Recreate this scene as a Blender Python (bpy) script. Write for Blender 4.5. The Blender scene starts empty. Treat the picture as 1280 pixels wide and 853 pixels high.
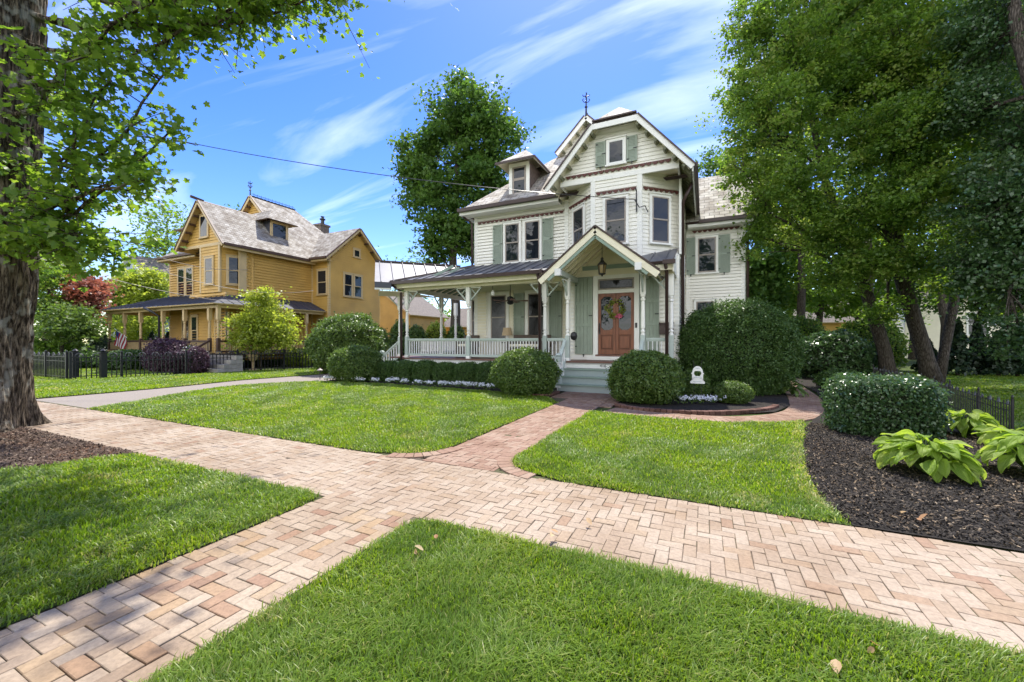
import bpy, math, random
import numpy as np
from mathutils import Vector, noise as mnoise
random.seed(7); rng = np.random.default_rng(7)
S = bpy.context.scene
COL = S.collection
R_ = math.radians
FPX, YAW, EYE, HOR = 511.0, R_(25.2), 1.5, 426.0
FW = (-math.sin(YAW), math.cos(YAW)); RT = (math.cos(YAW), math.sin(YAW))
def at(px, py, d):
    """world point seen at (px,py) of the photograph at forward distance d"""
    u = (px-640)/FPX; v = (HOR-py)/FPX
    return np.array((d*(FW[0]+u*RT[0]), d*(FW[1]+u*RT[1]), EYE+v*d))
def ground(px, py, z=0.0):
    return at(px, py, (EYE-z)*FPX/(py-HOR))
def onY(px, py, Y):
    u = (px-640)/FPX
    return at(px, py, Y/(FW[1]+u*RT[1]))

# ------------------------------------------------------------------ materials
def new_mat(name):
    m = bpy.data.materials.new(name); m.use_nodes = True
    nt = m.node_tree; nt.nodes.clear()
    out = nt.nodes.new('ShaderNodeOutputMaterial')
    return m, nt, out
def N(nt, t, **kw):
    n = nt.nodes.new(t)
    for k, v in kw.items():
        if hasattr(n, k): setattr(n, k, v)
        else: n.inputs[k.replace('_', ' ')].default_value = v
    return n
def L(nt, a, b): nt.links.new(a, b)
def rgba(c): return (c[0], c[1], c[2], 1.0)
def ramp(nt, stops):
    r = nt.nodes.new('ShaderNodeValToRGB'); e = r.color_ramp.elements
    while len(e) < len(stops): e.new(0.5)
    for i, (p, c) in enumerate(stops): e[i].position = p; e[i].color = rgba(c)
    return r
def paint(name, c, rough=0.55, var=0.10, scale=3.0, bump=0.0, bscale=60, metallic=0.0, spec=0.4, streak=0.0):
    m, nt, out = new_mat(name)
    p = N(nt, 'ShaderNodeBsdfPrincipled'); p.inputs['Roughness'].default_value = rough
    p.inputs['Metallic'].default_value = metallic; p.inputs['Specular IOR Level'].default_value = spec
    tc = N(nt, 'ShaderNodeTexCoord'); nz = N(nt, 'ShaderNodeTexNoise'); nz.inputs['Scale'].default_value = scale
    nz.inputs['Detail'].default_value = 6
    if streak:
        mp = N(nt, 'ShaderNodeMapping'); mp.inputs['Scale'].default_value = (6, 6, streak)
        L(nt, tc.outputs['Object'], mp.inputs['Vector']); L(nt, mp.outputs['Vector'], nz.inputs['Vector'])
    else: L(nt, tc.outputs['Object'], nz.inputs['Vector'])
    r = ramp(nt, [(0.3, [x*(1-var) for x in c]), (0.7, [min(x*(1+var), 0.9) for x in c])])
    L(nt, nz.outputs['Fac'], r.inputs['Fac']); L(nt, r.outputs['Color'], p.inputs['Base Color'])
    if bump:
        n2 = N(nt, 'ShaderNodeTexNoise'); n2.inputs['Scale'].default_value = bscale; n2.inputs['Detail'].default_value = 4
        L(nt, tc.outputs['Object'], n2.inputs['Vector'])
        b = N(nt, 'ShaderNodeBump'); b.inputs['Strength'].default_value = bump; b.inputs['Distance'].default_value = 0.01
        L(nt, n2.outputs['Fac'], b.inputs['Height']); L(nt, b.outputs['Normal'], p.inputs['Normal'])
    L(nt, p.outputs['BSDF'], out.inputs['Surface'])
    return m
def island(name, cols, rough=0.8, bump=0.3, bscale=90, grit=0.25):
    """one random tint for every separate piece of the mesh (pavers, chips)"""
    m, nt, out = new_mat(name)
    p = N(nt, 'ShaderNodeBsdfPrincipled'); p.inputs['Roughness'].default_value = rough; p.inputs['Specular IOR Level'].default_value = 0.25
    g = N(nt, 'ShaderNodeAttribute'); g.attribute_name = 'rnd'
    r = ramp(nt, cols); L(nt, g.outputs['Fac'], r.inputs['Fac'])
    tc = N(nt, 'ShaderNodeTexCoord'); nz = N(nt, 'ShaderNodeTexNoise'); nz.inputs['Scale'].default_value = 35; nz.inputs['Detail'].default_value = 8
    nz.inputs['Roughness'].default_value = 0.7
    L(nt, tc.outputs['Object'], nz.inputs['Vector'])
    r2 = ramp(nt, [(0.3, (1-grit,)*3), (0.6, (1,)*3)]); L(nt, nz.outputs['Fac'], r2.inputs['Fac'])
    nl = N(nt, 'ShaderNodeTexNoise'); nl.inputs['Scale'].default_value = 1.1; nl.inputs['Detail'].default_value = 3
    L(nt, tc.outputs['Object'], nl.inputs['Vector'])
    r3 = ramp(nt, [(0.34, (0.78, 0.73, 0.68)), (0.58, (1, 1, 1))]); L(nt, nl.outputs['Fac'], r3.inputs['Fac'])
    mx = N(nt, 'ShaderNodeMix'); mx.data_type = 'RGBA'; mx.blend_type = 'MULTIPLY'; mx.inputs[0].default_value = 1
    L(nt, r.outputs['Color'], mx.inputs[6]); L(nt, r2.outputs['Color'], mx.inputs[7])
    mx2 = N(nt, 'ShaderNodeMix'); mx2.data_type = 'RGBA'; mx2.blend_type = 'MULTIPLY'; mx2.inputs[0].default_value = 1
    L(nt, mx.outputs[2], mx2.inputs[6]); L(nt, r3.outputs['Color'], mx2.inputs[7])
    L(nt, mx2.outputs[2], p.inputs['Base Color'])
    n2 = N(nt, 'ShaderNodeTexNoise'); n2.inputs['Scale'].default_value = bscale; n2.inputs['Detail'].default_value = 5
    L(nt, tc.outputs['Object'], n2.inputs['Vector'])
    b = N(nt, 'ShaderNodeBump'); b.inputs['Strength'].default_value = bump; b.inputs['Distance'].default_value = 0.006
    L(nt, n2.outputs['Fac'], b.inputs['Height']); L(nt, b.outputs['Normal'], p.inputs['Normal'])
    L(nt, p.outputs['BSDF'], out.inputs['Surface'])
    return m
def leafmat(name, cols, trans=0.45, rough=0.45, spec=0.4, tcol=None, patch=None):
    """leaf: tint per leaf from the 'rnd' attribute; light passes through"""
    m, nt, out = new_mat(name)
    g = N(nt, 'ShaderNodeAttribute'); g.attribute_name = 'rnd'
    r = ramp(nt, cols); L(nt, g.outputs['Fac'], r.inputs['Fac']); colout = r.outputs['Color']
    if patch:
        tc = N(nt, 'ShaderNodeTexCoord'); nz = N(nt, 'ShaderNodeTexNoise'); nz.inputs['Scale'].default_value = patch[0]; nz.inputs['Detail'].default_value = 4
        L(nt, tc.outputs['Object'], nz.inputs['Vector'])
        pr = ramp(nt, [(0.38, (1, 1, 1)), (0.66, patch[1])]); L(nt, nz.outputs['Fac'], pr.inputs['Fac'])
        mx = N(nt, 'ShaderNodeMix'); mx.data_type = 'RGBA'; mx.blend_type = 'MULTIPLY'; mx.inputs[0].default_value = 1
        L(nt, colout, mx.inputs[6]); L(nt, pr.outputs['Color'], mx.inputs[7]); colout = mx.outputs[2]
    p = N(nt, 'ShaderNodeBsdfPrincipled'); p.inputs['Roughness'].default_value = rough; p.inputs['Specular IOR Level'].default_value = spec
    L(nt, colout, p.inputs['Base Color'])
    t = N(nt, 'ShaderNodeBsdfTranslucent')
    hs = N(nt, 'ShaderNodeHueSaturation'); hs.inputs['Hue'].default_value = 0.492; hs.inputs['Saturation'].default_value = 1.1; hs.inputs['Value'].default_value = 1.7
    L(nt, colout, hs.inputs['Color']); L(nt, hs.outputs['Color'], t.inputs['Color'])
    ms = N(nt, 'ShaderNodeMixShader'); ms.inputs[0].default_value = trans
    L(nt, p.outputs['BSDF'], ms.inputs[1]); L(nt, t.outputs['BSDF'], ms.inputs[2]); L(nt, ms.outputs['Shader'], out.inputs['Surface'])
    return m
def slate(name, c1, c2, cm, bw=0.30, bh=0.16, rough=0.8):
    m, nt, out = new_mat(name)
    p = N(nt, 'ShaderNodeBsdfPrincipled'); p.inputs['Roughness'].default_value = rough; p.inputs['Specular IOR Level'].default_value = 0.3
    uv = N(nt, 'ShaderNodeUVMap'); br = N(nt, 'ShaderNodeTexBrick')
    br.inputs['Color1'].default_value = rgba(c1); br.inputs['Color2'].default_value = rgba(c2); br.inputs['Mortar'].default_value = rgba(cm)
    br.inputs['Scale'].default_value = 1; br.inputs['Brick Width'].default_value = bw; br.inputs['Row Height'].default_value = bh
    br.inputs['Mortar Size'].default_value = 0.012; br.inputs['Mortar Smooth'].default_value = 0.3; br.inputs['Bias'].default_value = -0.1
    L(nt, uv.outputs['UV'], br.inputs['Vector'])
    nz = N(nt, 'ShaderNodeTexNoise'); nz.inputs['Scale'].default_value = 2.2; nz.inputs['Detail'].default_value = 8; L(nt, uv.outputs['UV'], nz.inputs['Vector'])
    r2 = ramp(nt, [(0.38, (0.60, 0.55, 0.49)), (0.60, (1.08, 1.08, 1.06))]); L(nt, nz.outputs['Fac'], r2.inputs['Fac'])
    mx = N(nt, 'ShaderNodeMix'); mx.data_type = 'RGBA'; mx.blend_type = 'MULTIPLY'; mx.inputs[0].default_value = 1
    L(nt, br.outputs['Color'], mx.inputs[6]); L(nt, r2.outputs['Color'], mx.inputs[7]); L(nt, mx.outputs[2], p.inputs['Base Color'])
    # courses lap: saw-tooth height up the slope
    sp = N(nt, 'ShaderNodeSeparateXYZ'); L(nt, uv.outputs['UV'], sp.inputs[0])
    dv = N(nt, 'ShaderNodeMath', operation='DIVIDE'); dv.inputs[1].default_value = bh; L(nt, sp.outputs['Y'], dv.inputs[0])
    fr = N(nt, 'ShaderNodeMath', operation='FRACT'); L(nt, dv.outputs[0], fr.inputs[0])
    su = N(nt, 'ShaderNodeMath', operation='SUBTRACT'); su.inputs[0].default_value = 1; L(nt, fr.outputs[0], su.inputs[1])
    ad = N(nt, 'ShaderNodeMath', operation='MULTIPLY_ADD'); L(nt, br.outputs['Fac'], ad.inputs[0]); ad.inputs[1].default_value = -0.6; L(nt, su.outputs[0], ad.inputs[2])
    b = N(nt, 'ShaderNodeBump'); b.inputs['Strength'].default_value = 0.8; b.inputs['Distance'].default_value = 0.02
    L(nt, ad.outputs[0], b.inputs['Height']); L(nt, b.outputs['Normal'], p.inputs['Normal'])
    L(nt, p.outputs['BSDF'], out.inputs['Surface'])
    return m
def glassmat(name, base=(0.012, 0.016, 0.022), rough=0.02):
    m, nt, out = new_mat(name)
    p = N(nt, 'ShaderNodeBsdfPrincipled'); p.inputs['Base Color'].default_value = rgba(base); p.inputs['Roughness'].default_value = rough
    p.inputs['IOR'].default_value = 1.55; p.inputs['Specular IOR Level'].default_value = 0.42
    tc = N(nt, 'ShaderNodeTexCoord'); nz = N(nt, 'ShaderNodeTexNoise'); nz.inputs['Scale'].default_value = 2.5
    L(nt, tc.outputs['Object'], nz.inputs['Vector'])
    b = N(nt, 'ShaderNodeBump'); b.inputs['Strength'].default_value = 0.12; b.inputs['Distance'].default_value = 0.03
    L(nt, nz.outputs['Fac'], b.inputs['Height']); L(nt, b.outputs['Normal'], p.inputs['Normal'])
    L(nt, p.outputs['BSDF'], out.inputs['Surface'])
    return m
def barkmat(name, c1, c2, moss=None, rp=(0.34, 0.66), sc=(9, 9, 1.6)):
    m, nt, out = new_mat(name)
    p = N(nt, 'ShaderNodeBsdfPrincipled'); p.inputs['Roughness'].default_value = 0.9; p.inputs['Specular IOR Level'].default_value = 0.15
    tc = N(nt, 'ShaderNodeTexCoord'); mp = N(nt, 'ShaderNodeMapping'); mp.inputs['Scale'].default_value = sc
    L(nt, tc.outputs['Object'], mp.inputs['Vector'])
    nz = N(nt, 'ShaderNodeTexNoise'); nz.inputs['Scale'].default_value = 1.6; nz.inputs['Detail'].default_value = 9; nz.inputs['Roughness'].default_value = 0.7
    L(nt, mp.outputs['Vector'], nz.inputs['Vector'])
    r = ramp(nt, [(rp[0], c1), (rp[1], c2)]); L(nt, nz.outputs['Fac'], r.inputs['Fac']); co = r.outputs['Color']
    vo = N(nt, 'ShaderNodeTexVoronoi', feature='DISTANCE_TO_EDGE'); vo.inputs['Scale'].default_value = 1.0
    wv = N(nt, 'ShaderNodeMix'); wv.data_type = 'VECTOR'; wv.inputs[0].default_value = 0.35; L(nt, mp.outputs['Vector'], wv.inputs[4]); L(nt, nz.outputs['Color'], wv.inputs[5]); L(nt, wv.outputs[1], vo.inputs['Vector'])
    cr = ramp(nt, [(0.01, (0.38, 0.35, 0.32)), (0.22, (1, 1, 1))]); L(nt, vo.outputs['Distance'], cr.inputs['Fac'])
    mc = N(nt, 'ShaderNodeMix'); mc.data_type = 'RGBA'; mc.blend_type = 'MULTIPLY'; mc.inputs[0].default_value = 0.85; L(nt, co, mc.inputs[6]); L(nt, cr.outputs['Color'], mc.inputs[7]); co = mc.outputs[2]
    if moss:
        n3 = N(nt, 'ShaderNodeTexNoise'); n3.inputs['Scale'].default_value = 3.4; n3.inputs['Detail'].default_value = 6; L(nt, tc.outputs['Object'], n3.inputs['Vector'])
        r3 = ramp(nt, [(0.56, (0, 0, 0)), (0.62, (0.75, 0.75, 0.75))]); L(nt, n3.outputs['Fac'], r3.inputs['Fac'])
        mx = N(nt, 'ShaderNodeMix'); mx.data_type = 'RGBA'; L(nt, r3.outputs['Color'], mx.inputs[0]); L(nt, co, mx.inputs[6]); mx.inputs[7].default_value = rgba(moss); co = mx.outputs[2]
    L(nt, co, p.inputs['Base Color'])
    b = N(nt, 'ShaderNodeBump'); b.inputs['Strength'].default_value = 0.9; b.inputs['Distance'].default_value = 0.03
    hm = N(nt, 'ShaderNodeMath', operation='MULTIPLY_ADD'); L(nt, cr.outputs['Color'], hm.inputs[0]); hm.inputs[1].default_value = 0.8; L(nt, nz.outputs['Fac'], hm.inputs[2]); L(nt, hm.outputs[0], b.inputs['Height']); L(nt, b.outputs['Normal'], p.inputs['Normal'])
    L(nt, p.outputs['BSDF'], out.inputs['Surface'])
    return m
def soilmat(name, c1, c2, scale=14, bump=0.6, c3=None):
    m, nt, out = new_mat(name)
    p = N(nt, 'ShaderNodeBsdfPrincipled'); p.inputs['Roughness'].default_value = 0.95; p.inputs['Specular IOR Level'].default_value = 0.1
    tc = N(nt, 'ShaderNodeTexCoord'); nz = N(nt, 'ShaderNodeTexNoise'); nz.inputs['Scale'].default_value = scale; nz.inputs['Detail'].default_value = 10; nz.inputs['Roughness'].default_value = 0.75
    L(nt, tc.outputs['Object'], nz.inputs['Vector'])
    r = ramp(nt, [(0.36, c1), (0.68, c2)]); L(nt, nz.outputs['Fac'], r.inputs['Fac']); co = r.outputs['Color']
    if c3:
        n3 = N(nt, 'ShaderNodeTexNoise'); n3.inputs['Scale'].default_value = 0.7; L(nt, tc.outputs['Object'], n3.inputs['Vector'])
        r3 = ramp(nt, [(0.45, (0, 0, 0)), (0.6, (1, 1, 1))]); L(nt, n3.outputs['Fac'], r3.inputs['Fac'])
        mx = N(nt, 'ShaderNodeMix'); mx.data_type = 'RGBA'; L(nt, r3.outputs['Color'], mx.inputs[0]); L(nt, co, mx.inputs[6]); mx.inputs[7].default_value = rgba(c3); co = mx.outputs[2]
    L(nt, co, p.inputs['Base Color'])
    b = N(nt, 'ShaderNodeBump'); b.inputs['Strength'].default_value = bump; b.inputs['Distance'].default_value = 0.02
    L(nt, nz.outputs['Fac'], b.inputs['Height']); L(nt, b.outputs['Normal'], p.inputs['Normal'])
    L(nt, p.outputs['BSDF'], out.inputs['Surface'])
    return m

M = {}
M['siding'] = paint('white_siding', (0.86, 0.835, 0.75), 0.5, 0.045, 0.8)
M['trim'] = paint('white_trim', (0.85, 0.84, 0.79), 0.45, 0.03, 3)
M['cream'] = paint('cream_boards', (0.84, 0.78, 0.60), 0.5, 0.04, 3)
M['sage'] = paint('sage_paint', (0.28, 0.33, 0.265), 0.5, 0.08, 4)
M['palesage'] = paint('pale_sage_paint', (0.44, 0.50, 0.455), 0.45, 0.06, 4)
M['olive'] = paint('olive_bracket', (0.16, 0.165, 0.10), 0.6, 0.1, 5)
M['sagetrim'] = paint('sage_trim', (0.25, 0.33, 0.27), 0.5, 0.06, 4)
M['brown'] = paint('brown_gutter', (0.060, 0.036, 0.032), 0.35, 0.12, 3)
M['maroon'] = paint('maroon_trim', (0.11, 0.032, 0.026), 0.5, 0.15, 8)
M['sash'] = paint('taupe_sash', (0.34, 0.29, 0.25), 0.5, 0.05, 5)
M['floor'] = paint('brown_porch_boards', (0.17, 0.085, 0.065), 0.5, 0.2, 5)
M['stepblue'] = paint('sage_riser', (0.33, 0.385, 0.375), 0.55, 0.06, 4)
M['wood'] = paint('stained_wood', (0.22, 0.082, 0.042), 0.35, 0.25, 2.5, streak=0.7)
M['wood_dark'] = paint('stained_wood_groove', (0.16, 0.058, 0.03), 0.4, 0.2, 3)
M['iron'] = paint('black_iron', (0.022, 0.022, 0.024), 0.35, 0.2, 8)
M['hoop'] = paint('worn_iron', (0.10, 0.10, 0.11), 0.4, 0.2, 8)
M['metalroof'] = paint('grey_seam_metal', (0.155, 0.155, 0.165), 0.45, 0.10, 1.2, metallic=0.35)
M['slate'] = slate('pale_slate', (0.47, 0.445, 0.40), (0.32, 0.30, 0.27), (0.12, 0.11, 0.095), 0.36, 0.23)
M['slate_old'] = slate('weathered_slate', (0.37, 0.35, 0.315), (0.23, 0.205, 0.175), (0.16, 0.14, 0.115), 0.28, 0.18)
M['darkwood'] = paint('weathered_shingle', (0.13, 0.10, 0.085), 0.8, 0.3, 9)
M['glass'] = glassmat('window_glass')
M['screen'] = glassmat('screened_glass', (0.01, 0.01, 0.011), 0.12)
M['ysiding'] = paint('yellow_siding', (0.57, 0.345, 0.085), 0.55, 0.15, 0.7)
M['ytrim'] = paint('tan_trim', (0.56, 0.41, 0.21), 0.5, 0.06, 3)
M['ysoffit'] = paint('tan_soffit', (0.50, 0.34, 0.15), 0.55, 0.06, 3)
M['ybrown'] = paint('dark_bracket', (0.09, 0.05, 0.035), 0.6, 0.15, 6)
M['yroofm'] = paint('dark_seam_metal', (0.075, 0.08, 0.10), 0.45, 0.1, 1.2, metallic=0.3)
M['chimneybrick'] = paint('sooty_brick', (0.15, 0.12, 0.10), 0.9, 0.3, 5, bump=0.5, bscale=14)
M['stone'] = paint('grey_stone', (0.34, 0.31, 0.27), 0.85, 0.25, 4, bump=0.5, bscale=14)
M['greysiding'] = paint('blue_grey_siding', (0.36, 0.42, 0.50), 0.6, 0.06, 2)
M['asphaltroof'] = paint('brown_shingles', (0.17, 0.145, 0.12), 0.9, 0.25, 5, bump=0.4, bscale=20)
M['white'] = paint('white_paint', (0.80, 0.80, 0.78), 0.5, 0.03, 6)
M['wicker'] = paint('dark_wicker', (0.085, 0.06, 0.045), 0.6, 0.4, 40, bump=0.6, bscale=120)
M['shade'] = paint('linen_shade', (0.48, 0.36, 0.22), 0.7, 0.05, 8)
M['amber'] = glassmat('lantern_glass', (0.30, 0.22, 0.10), 0.15)
M['paver'] = island('buff_pavers', [(0.0, (0.338, 0.256, 0.181)), (0.35, (0.377, 0.296, 0.220)), (0.75, (0.407, 0.332, 0.254)), (0.95, (0.351, 0.260, 0.176)), (1.0, (0.308, 0.202, 0.137))], bump=0.3, grit=0.32)
M['paver_mix'] = island('mixed_pavers', [(0.0, (0.330, 0.248, 0.173)), (0.35, (0.360, 0.281, 0.203)), (0.66, (0.407, 0.328, 0.242)), (0.80, (0.360, 0.256, 0.152)), (0.93, (0.330, 0.214, 0.137)), (1.0, (0.283, 0.176, 0.121))], bump=0.3, grit=0.32)
M['paver_red'] = island('red_pavers', [(0.0, (0.257, 0.155, 0.109)), (0.5, (0.304, 0.197, 0.141)), (1.0, (0.343, 0.248, 0.184))])
M['joint'] = soilmat('joint_sand', (0.08, 0.064, 0.048), (0.17, 0.135, 0.105), 30, 0.4, (0.075, 0.085, 0.035))
M['asphalt'] = soilmat('asphalt', (0.21, 0.182, 0.158), (0.31, 0.275, 0.24), 50, 0.35)
M['ground'] = soilmat('field_ground', (0.045, 0.065, 0.018), (0.075, 0.10, 0.028), 3, 0.4)
M['lawnsoil'] = soilmat('lawn_soil', (0.035, 0.055, 0.014), (0.07, 0.095, 0.025), 20, 0.5)
M['mulch'] = soilmat('dark_mulch', (0.018, 0.016, 0.014), (0.062, 0.055, 0.048), 45, 1.0)
M['mulchred'] = soilmat('brown_mulch', (0.06, 0.046, 0.038), (0.17, 0.13, 0.10), 40, 1.0, (0.15, 0.082, 0.05))
M['chip'] = island('mulch_chip', [(0.0, (0.016, 0.014, 0.012)), (0.55, (0.046, 0.040, 0.034)), (0.86, (0.085, 0.070, 0.054)), (0.95, (0.22, 0.16, 0.10)), (1.0, (0.40, 0.32, 0.22))], 0.9, 0.2, 60)
M['chipred'] = island('brown_chip', [(0.0, (0.06, 0.043, 0.034)), (0.6, (0.13, 0.088, 0.064)), (0.9, (0.20, 0.145, 0.11)), (1.0, (0.34, 0.27, 0.20))], 0.9, 0.2, 60)
M['edging'] = island('brick_edging', [(0.0, (0.096, 0.048, 0.036)), (1.0, (0.192, 0.104, 0.080))], 0.85)
M['bark'] = barkmat('maple_bark', (0.03, 0.022, 0.015), (0.25, 0.20, 0.145), (0.29, 0.28, 0.235), (0.42, 0.60), (21, 21, 3.4))
M['bark2'] = barkmat('grey_bark', (0.05, 0.043, 0.036), (0.165, 0.14, 0.115), None, (0.36, 0.64), (30, 30, 5))
M['twig'] = barkmat('twig_bark', (0.04, 0.032, 0.025), (0.13, 0.10, 0.075))
G_ = lambda *c: [(i/(len(c)-1), x) for i, x in enumerate(c)]
M['grass'] = leafmat('grass_blade', G_((0.095, 0.175, 0.020), (0.145, 0.24, 0.029), (0.20, 0.30, 0.043), (0.36, 0.355, 0.14)), 0.45, 0.42, 0.45, patch=(0.9, (1.12, 1.04, 0.9)))
M['maple'] = leafmat('maple_leaf', G_((0.095, 0.175, 0.028), (0.14, 0.23, 0.035), (0.19, 0.275, 0.048)), 0.6, 0.4)
M['lime'] = leafmat('lime_leaf', G_((0.055, 0.115, 0.022), (0.105, 0.19, 0.032), (0.175, 0.275, 0.045), (0.25, 0.285, 0.075)), 0.52, 0.48, 0.4)
M['deep'] = leafmat('deep_leaf', G_((0.05, 0.11, 0.024), (0.08, 0.155, 0.03), (0.125, 0.205, 0.042)), 0.45, 0.45, 0.3)
M['holly'] = leafmat('holly_leaf', G_((0.04, 0.09, 0.03), (0.06, 0.12, 0.036), (0.09, 0.15, 0.05)), 0.28, 0.3, 0.6)
M['boxwood'] = leafmat('boxwood_leaf', G_((0.065, 0.125, 0.026), (0.10, 0.165, 0.033), (0.15, 0.215, 0.05)), 0.35, 0.4, 0.45)
M['yew'] = leafmat('yew_leaf', G_((0.045, 0.095, 0.022), (0.065, 0.125, 0.028), (0.095, 0.16, 0.036)), 0.3, 0.45, 0.35)
M['bright'] = leafmat('bright_leaf', G_((0.20, 0.27, 0.038), (0.27, 0.33, 0.055), (0.35, 0.38, 0.09)), 0.55, 0.4)
M['redleaf'] = leafmat('red_maple_leaf', G_((0.22, 0.080, 0.052), (0.30, 0.125, 0.078), (0.36, 0.18, 0.10)), 0.4, 0.4)
M['purple'] = leafmat('barberry_leaf', G_((0.05, 0.026, 0.040), (0.078, 0.040, 0.058), (0.11, 0.062, 0.082)), 0.25, 0.45)
M['hosta'] = leafmat('hosta_leaf', G_((0.20, 0.31, 0.045), (0.26, 0.36, 0.06), (0.34, 0.41, 0.10)), 0.5, 0.55, 0.25)
M['ever'] = leafmat('evergreen_spray', G_((0.012, 0.030, 0.012), (0.02, 0.042, 0.015), (0.03, 0.055, 0.02)), 0.15, 0.5)
M['petal'] = leafmat('white_petal', G_((0.72, 0.74, 0.78), (0.8, 0.8, 0.82), (0.85, 0.85, 0.85)), 0.3, 0.6)
M['pink'] = leafmat('pink_petal', G_((0.55, 0.12, 0.22), (0.7, 0.25, 0.32)), 0.3, 0.6)
M['dryleaf'] = leafmat('dry_leaf', G_((0.30, 0.14, 0.06), (0.42, 0.25, 0.12), (0.5, 0.40, 0.24)), 0.3, 0.6)
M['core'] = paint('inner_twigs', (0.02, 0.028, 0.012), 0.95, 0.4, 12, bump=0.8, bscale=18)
M['flagred'] = paint('flag_red', (0.42, 0.035, 0.05), 0.7, 0.05); M['flagblue'] = paint('flag_blue', (0.03, 0.05, 0.20), 0.7, 0.05)

# ------------------------------------------------------------------ mesh building
class MB:
    def __init__(s): s.v, s.f, s.m = [], [], []
    def add(s, vs, fs, mat=0):
        o = len(s.v); s.v += [tuple(map(float, p)) for p in vs]
        for i, f in enumerate(fs):
            s.f.append([o+k for k in f]); s.m.append(mat if isinstance(mat, int) else mat[i])
        return s
    def poly(s, pts, mat=0): return s.add(pts, [list(range(len(pts)))], mat)
    def box(s, x0, x1, y0, y1, z0, z1, mat=0):
        return s.add([(x0,y0,z0),(x1,y0,z0),(x1,y1,z0),(x0,y1,z0),(x0,y0,z1),(x1,y0,z1),(x1,y1,z1),(x0,y1,z1)],
                     [(3,2,1,0),(4,5,6,7),(0,1,5,4),(1,2,6,5),(2,3,7,6),(3,0,4,7)], mat)
    def beam(s, p, q, w, h, mat=0, up=(0,0,1)):
        p, q = Vector(p), Vector(q); d = (q-p).normalized(); sd = d.cross(Vector(up))
        if sd.length < 1e-4: sd = d.cross(Vector((0,1,0)))
        sd.normalize(); u = sd.cross(d); a, b = sd*(w/2), u*(h/2)
        vs = [p-a-b, p+a-b, p+a+b, p-a+b, q-a-b, q+a-b, q+a+b, q-a+b]
        return s.add(vs, [(0,1,2,3),(7,6,5,4),(0,4,5,1),(1,5,6,2),(2,6,7,3),(3,7,4,0)], mat)
    def slab(s, pts, t, top=0, under=0, edge=0):
        """polygon (counter-clockwise from above) given its top face, thickened downwards along its normal"""
        P = [Vector(p) for p in pts]; n = Vector((0,0,0))
        for i in range(len(P)): n += P[i].cross(P[(i+1) % len(P)])
        n.normalize()
        if n.z < 0: P.reverse(); n = -n
        k = len(P); Q = [p-n*t for p in P]
        fs = [list(range(k)), [k+i for i in reversed(range(k))]] + [[i, k+i, k+(i+1) % k, (i+1) % k] for i in range(k)]
        return s.add(P+Q, fs, [top, under]+[edge]*k)
    def prism(s, pts, vec, mat=0):
        P = [Vector(p) for p in pts]; v = Vector(vec); k = len(P)
        return s.add(P+[p+v for p in P], [list(reversed(range(k))), [k+i for i in range(k)]] + [[i, (i+1) % k, k+(i+1) % k, k+i] for i in range(k)], mat)
    def tube(s, path, radii, n=8, mat=0, cap=True):
        P = [Vector(p) for p in path]; rings = []
        if not hasattr(radii, '__len__'): radii = [radii]*len(P)
        o = []; ref = Vector((0.31, 0.95, 0.05))
        for i, p in enumerate(P):
            d = (P[min(i+1, len(P)-1)]-P[max(i-1, 0)])
            d = d.normalized() if d.length > 1e-9 else Vector((0,0,1))
            a = d.cross(ref)
            if a.length < 0.05: a = d.cross(Vector((1,0,0)))
            a.normalize(); b = d.cross(a)
            for k in range(n):
                t = 2*math.pi*k/n; o.append(p+(a*math.cos(t)+b*math.sin(t))*radii[i])
        fs = []
        for i in range(len(P)-1):
            for k in range(n): fs.append((i*n+k, (i+1)*n+k, (i+1)*n+(k+1) % n, i*n+(k+1) % n))
        if cap: fs += [list(range(n)), [(len(P)-1)*n+k for k in reversed(range(n))]]
        return s.add(o, fs, mat)
    def lathe(s, prof, c, n=16, mat=0):
        o = []; 
        for r, z in prof:
            for k in range(n):
                t = 2*math.pi*k/n; o.append((c[0]+r*math.cos(t), c[1]+r*math.sin(t), c[2]+z))
        fs = []
        for i in range(len(prof)-1):
            for k in range(n): fs.append((i*n+k, i*n+(k+1) % n, (i+1)*n+(k+1) % n, (i+1)*n+k))
        fs += [list(reversed(range(n))), [(len(prof)-1)*n+k for k in range(n)]]
        return s.add(o, fs, mat)
    def build(s, name, mats, parent=None, smooth=False, uv=False, rnd=False, bevel=0.0):
        me = bpy.data.meshes.new(name); me.from_pydata(s.v, [], s.f); me.update()
        if not isinstance(mats, (list, tuple)): mats = [mats]
        for m in mats: me.materials.append(M[m] if isinstance(m, str) else m)
        me.polygons.foreach_set('material_index', s.m)
        if smooth: me.polygons.foreach_set('use_smooth', [True]*len(s.f))
        if uv:
            lay = me.uv_layers.new(name='UVMap')
            for p in me.polygons:
                n = p.normal
                h = Vector((0,0,1)).cross(n) if abs(n.z) < 0.999 else Vector((1,0,0))
                h.normalize(); w = n.cross(h)
                for li in p.loop_indices:
                    c = me.vertices[me.loops[li].vertex_index].co; lay.data[li].uv = (c.dot(h), c.dot(w))
        if rnd is not False:
            a = me.attributes.new('rnd', 'FLOAT', 'FACE'); a.data.foreach_set('value', np.asarray(rnd, dtype=np.float32))
        ob = bpy.data.objects.new(name, me); COL.objects.link(ob)
        if parent is not None: ob.parent = parent; ob.matrix_parent_inverse = parent.matrix_basis.inverted()
        if bevel:
            b = ob.modifiers.new('bevel', 'BEVEL'); b.width = bevel; b.segments = 2; b.limit_method = 'ANGLE'
        return ob
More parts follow.
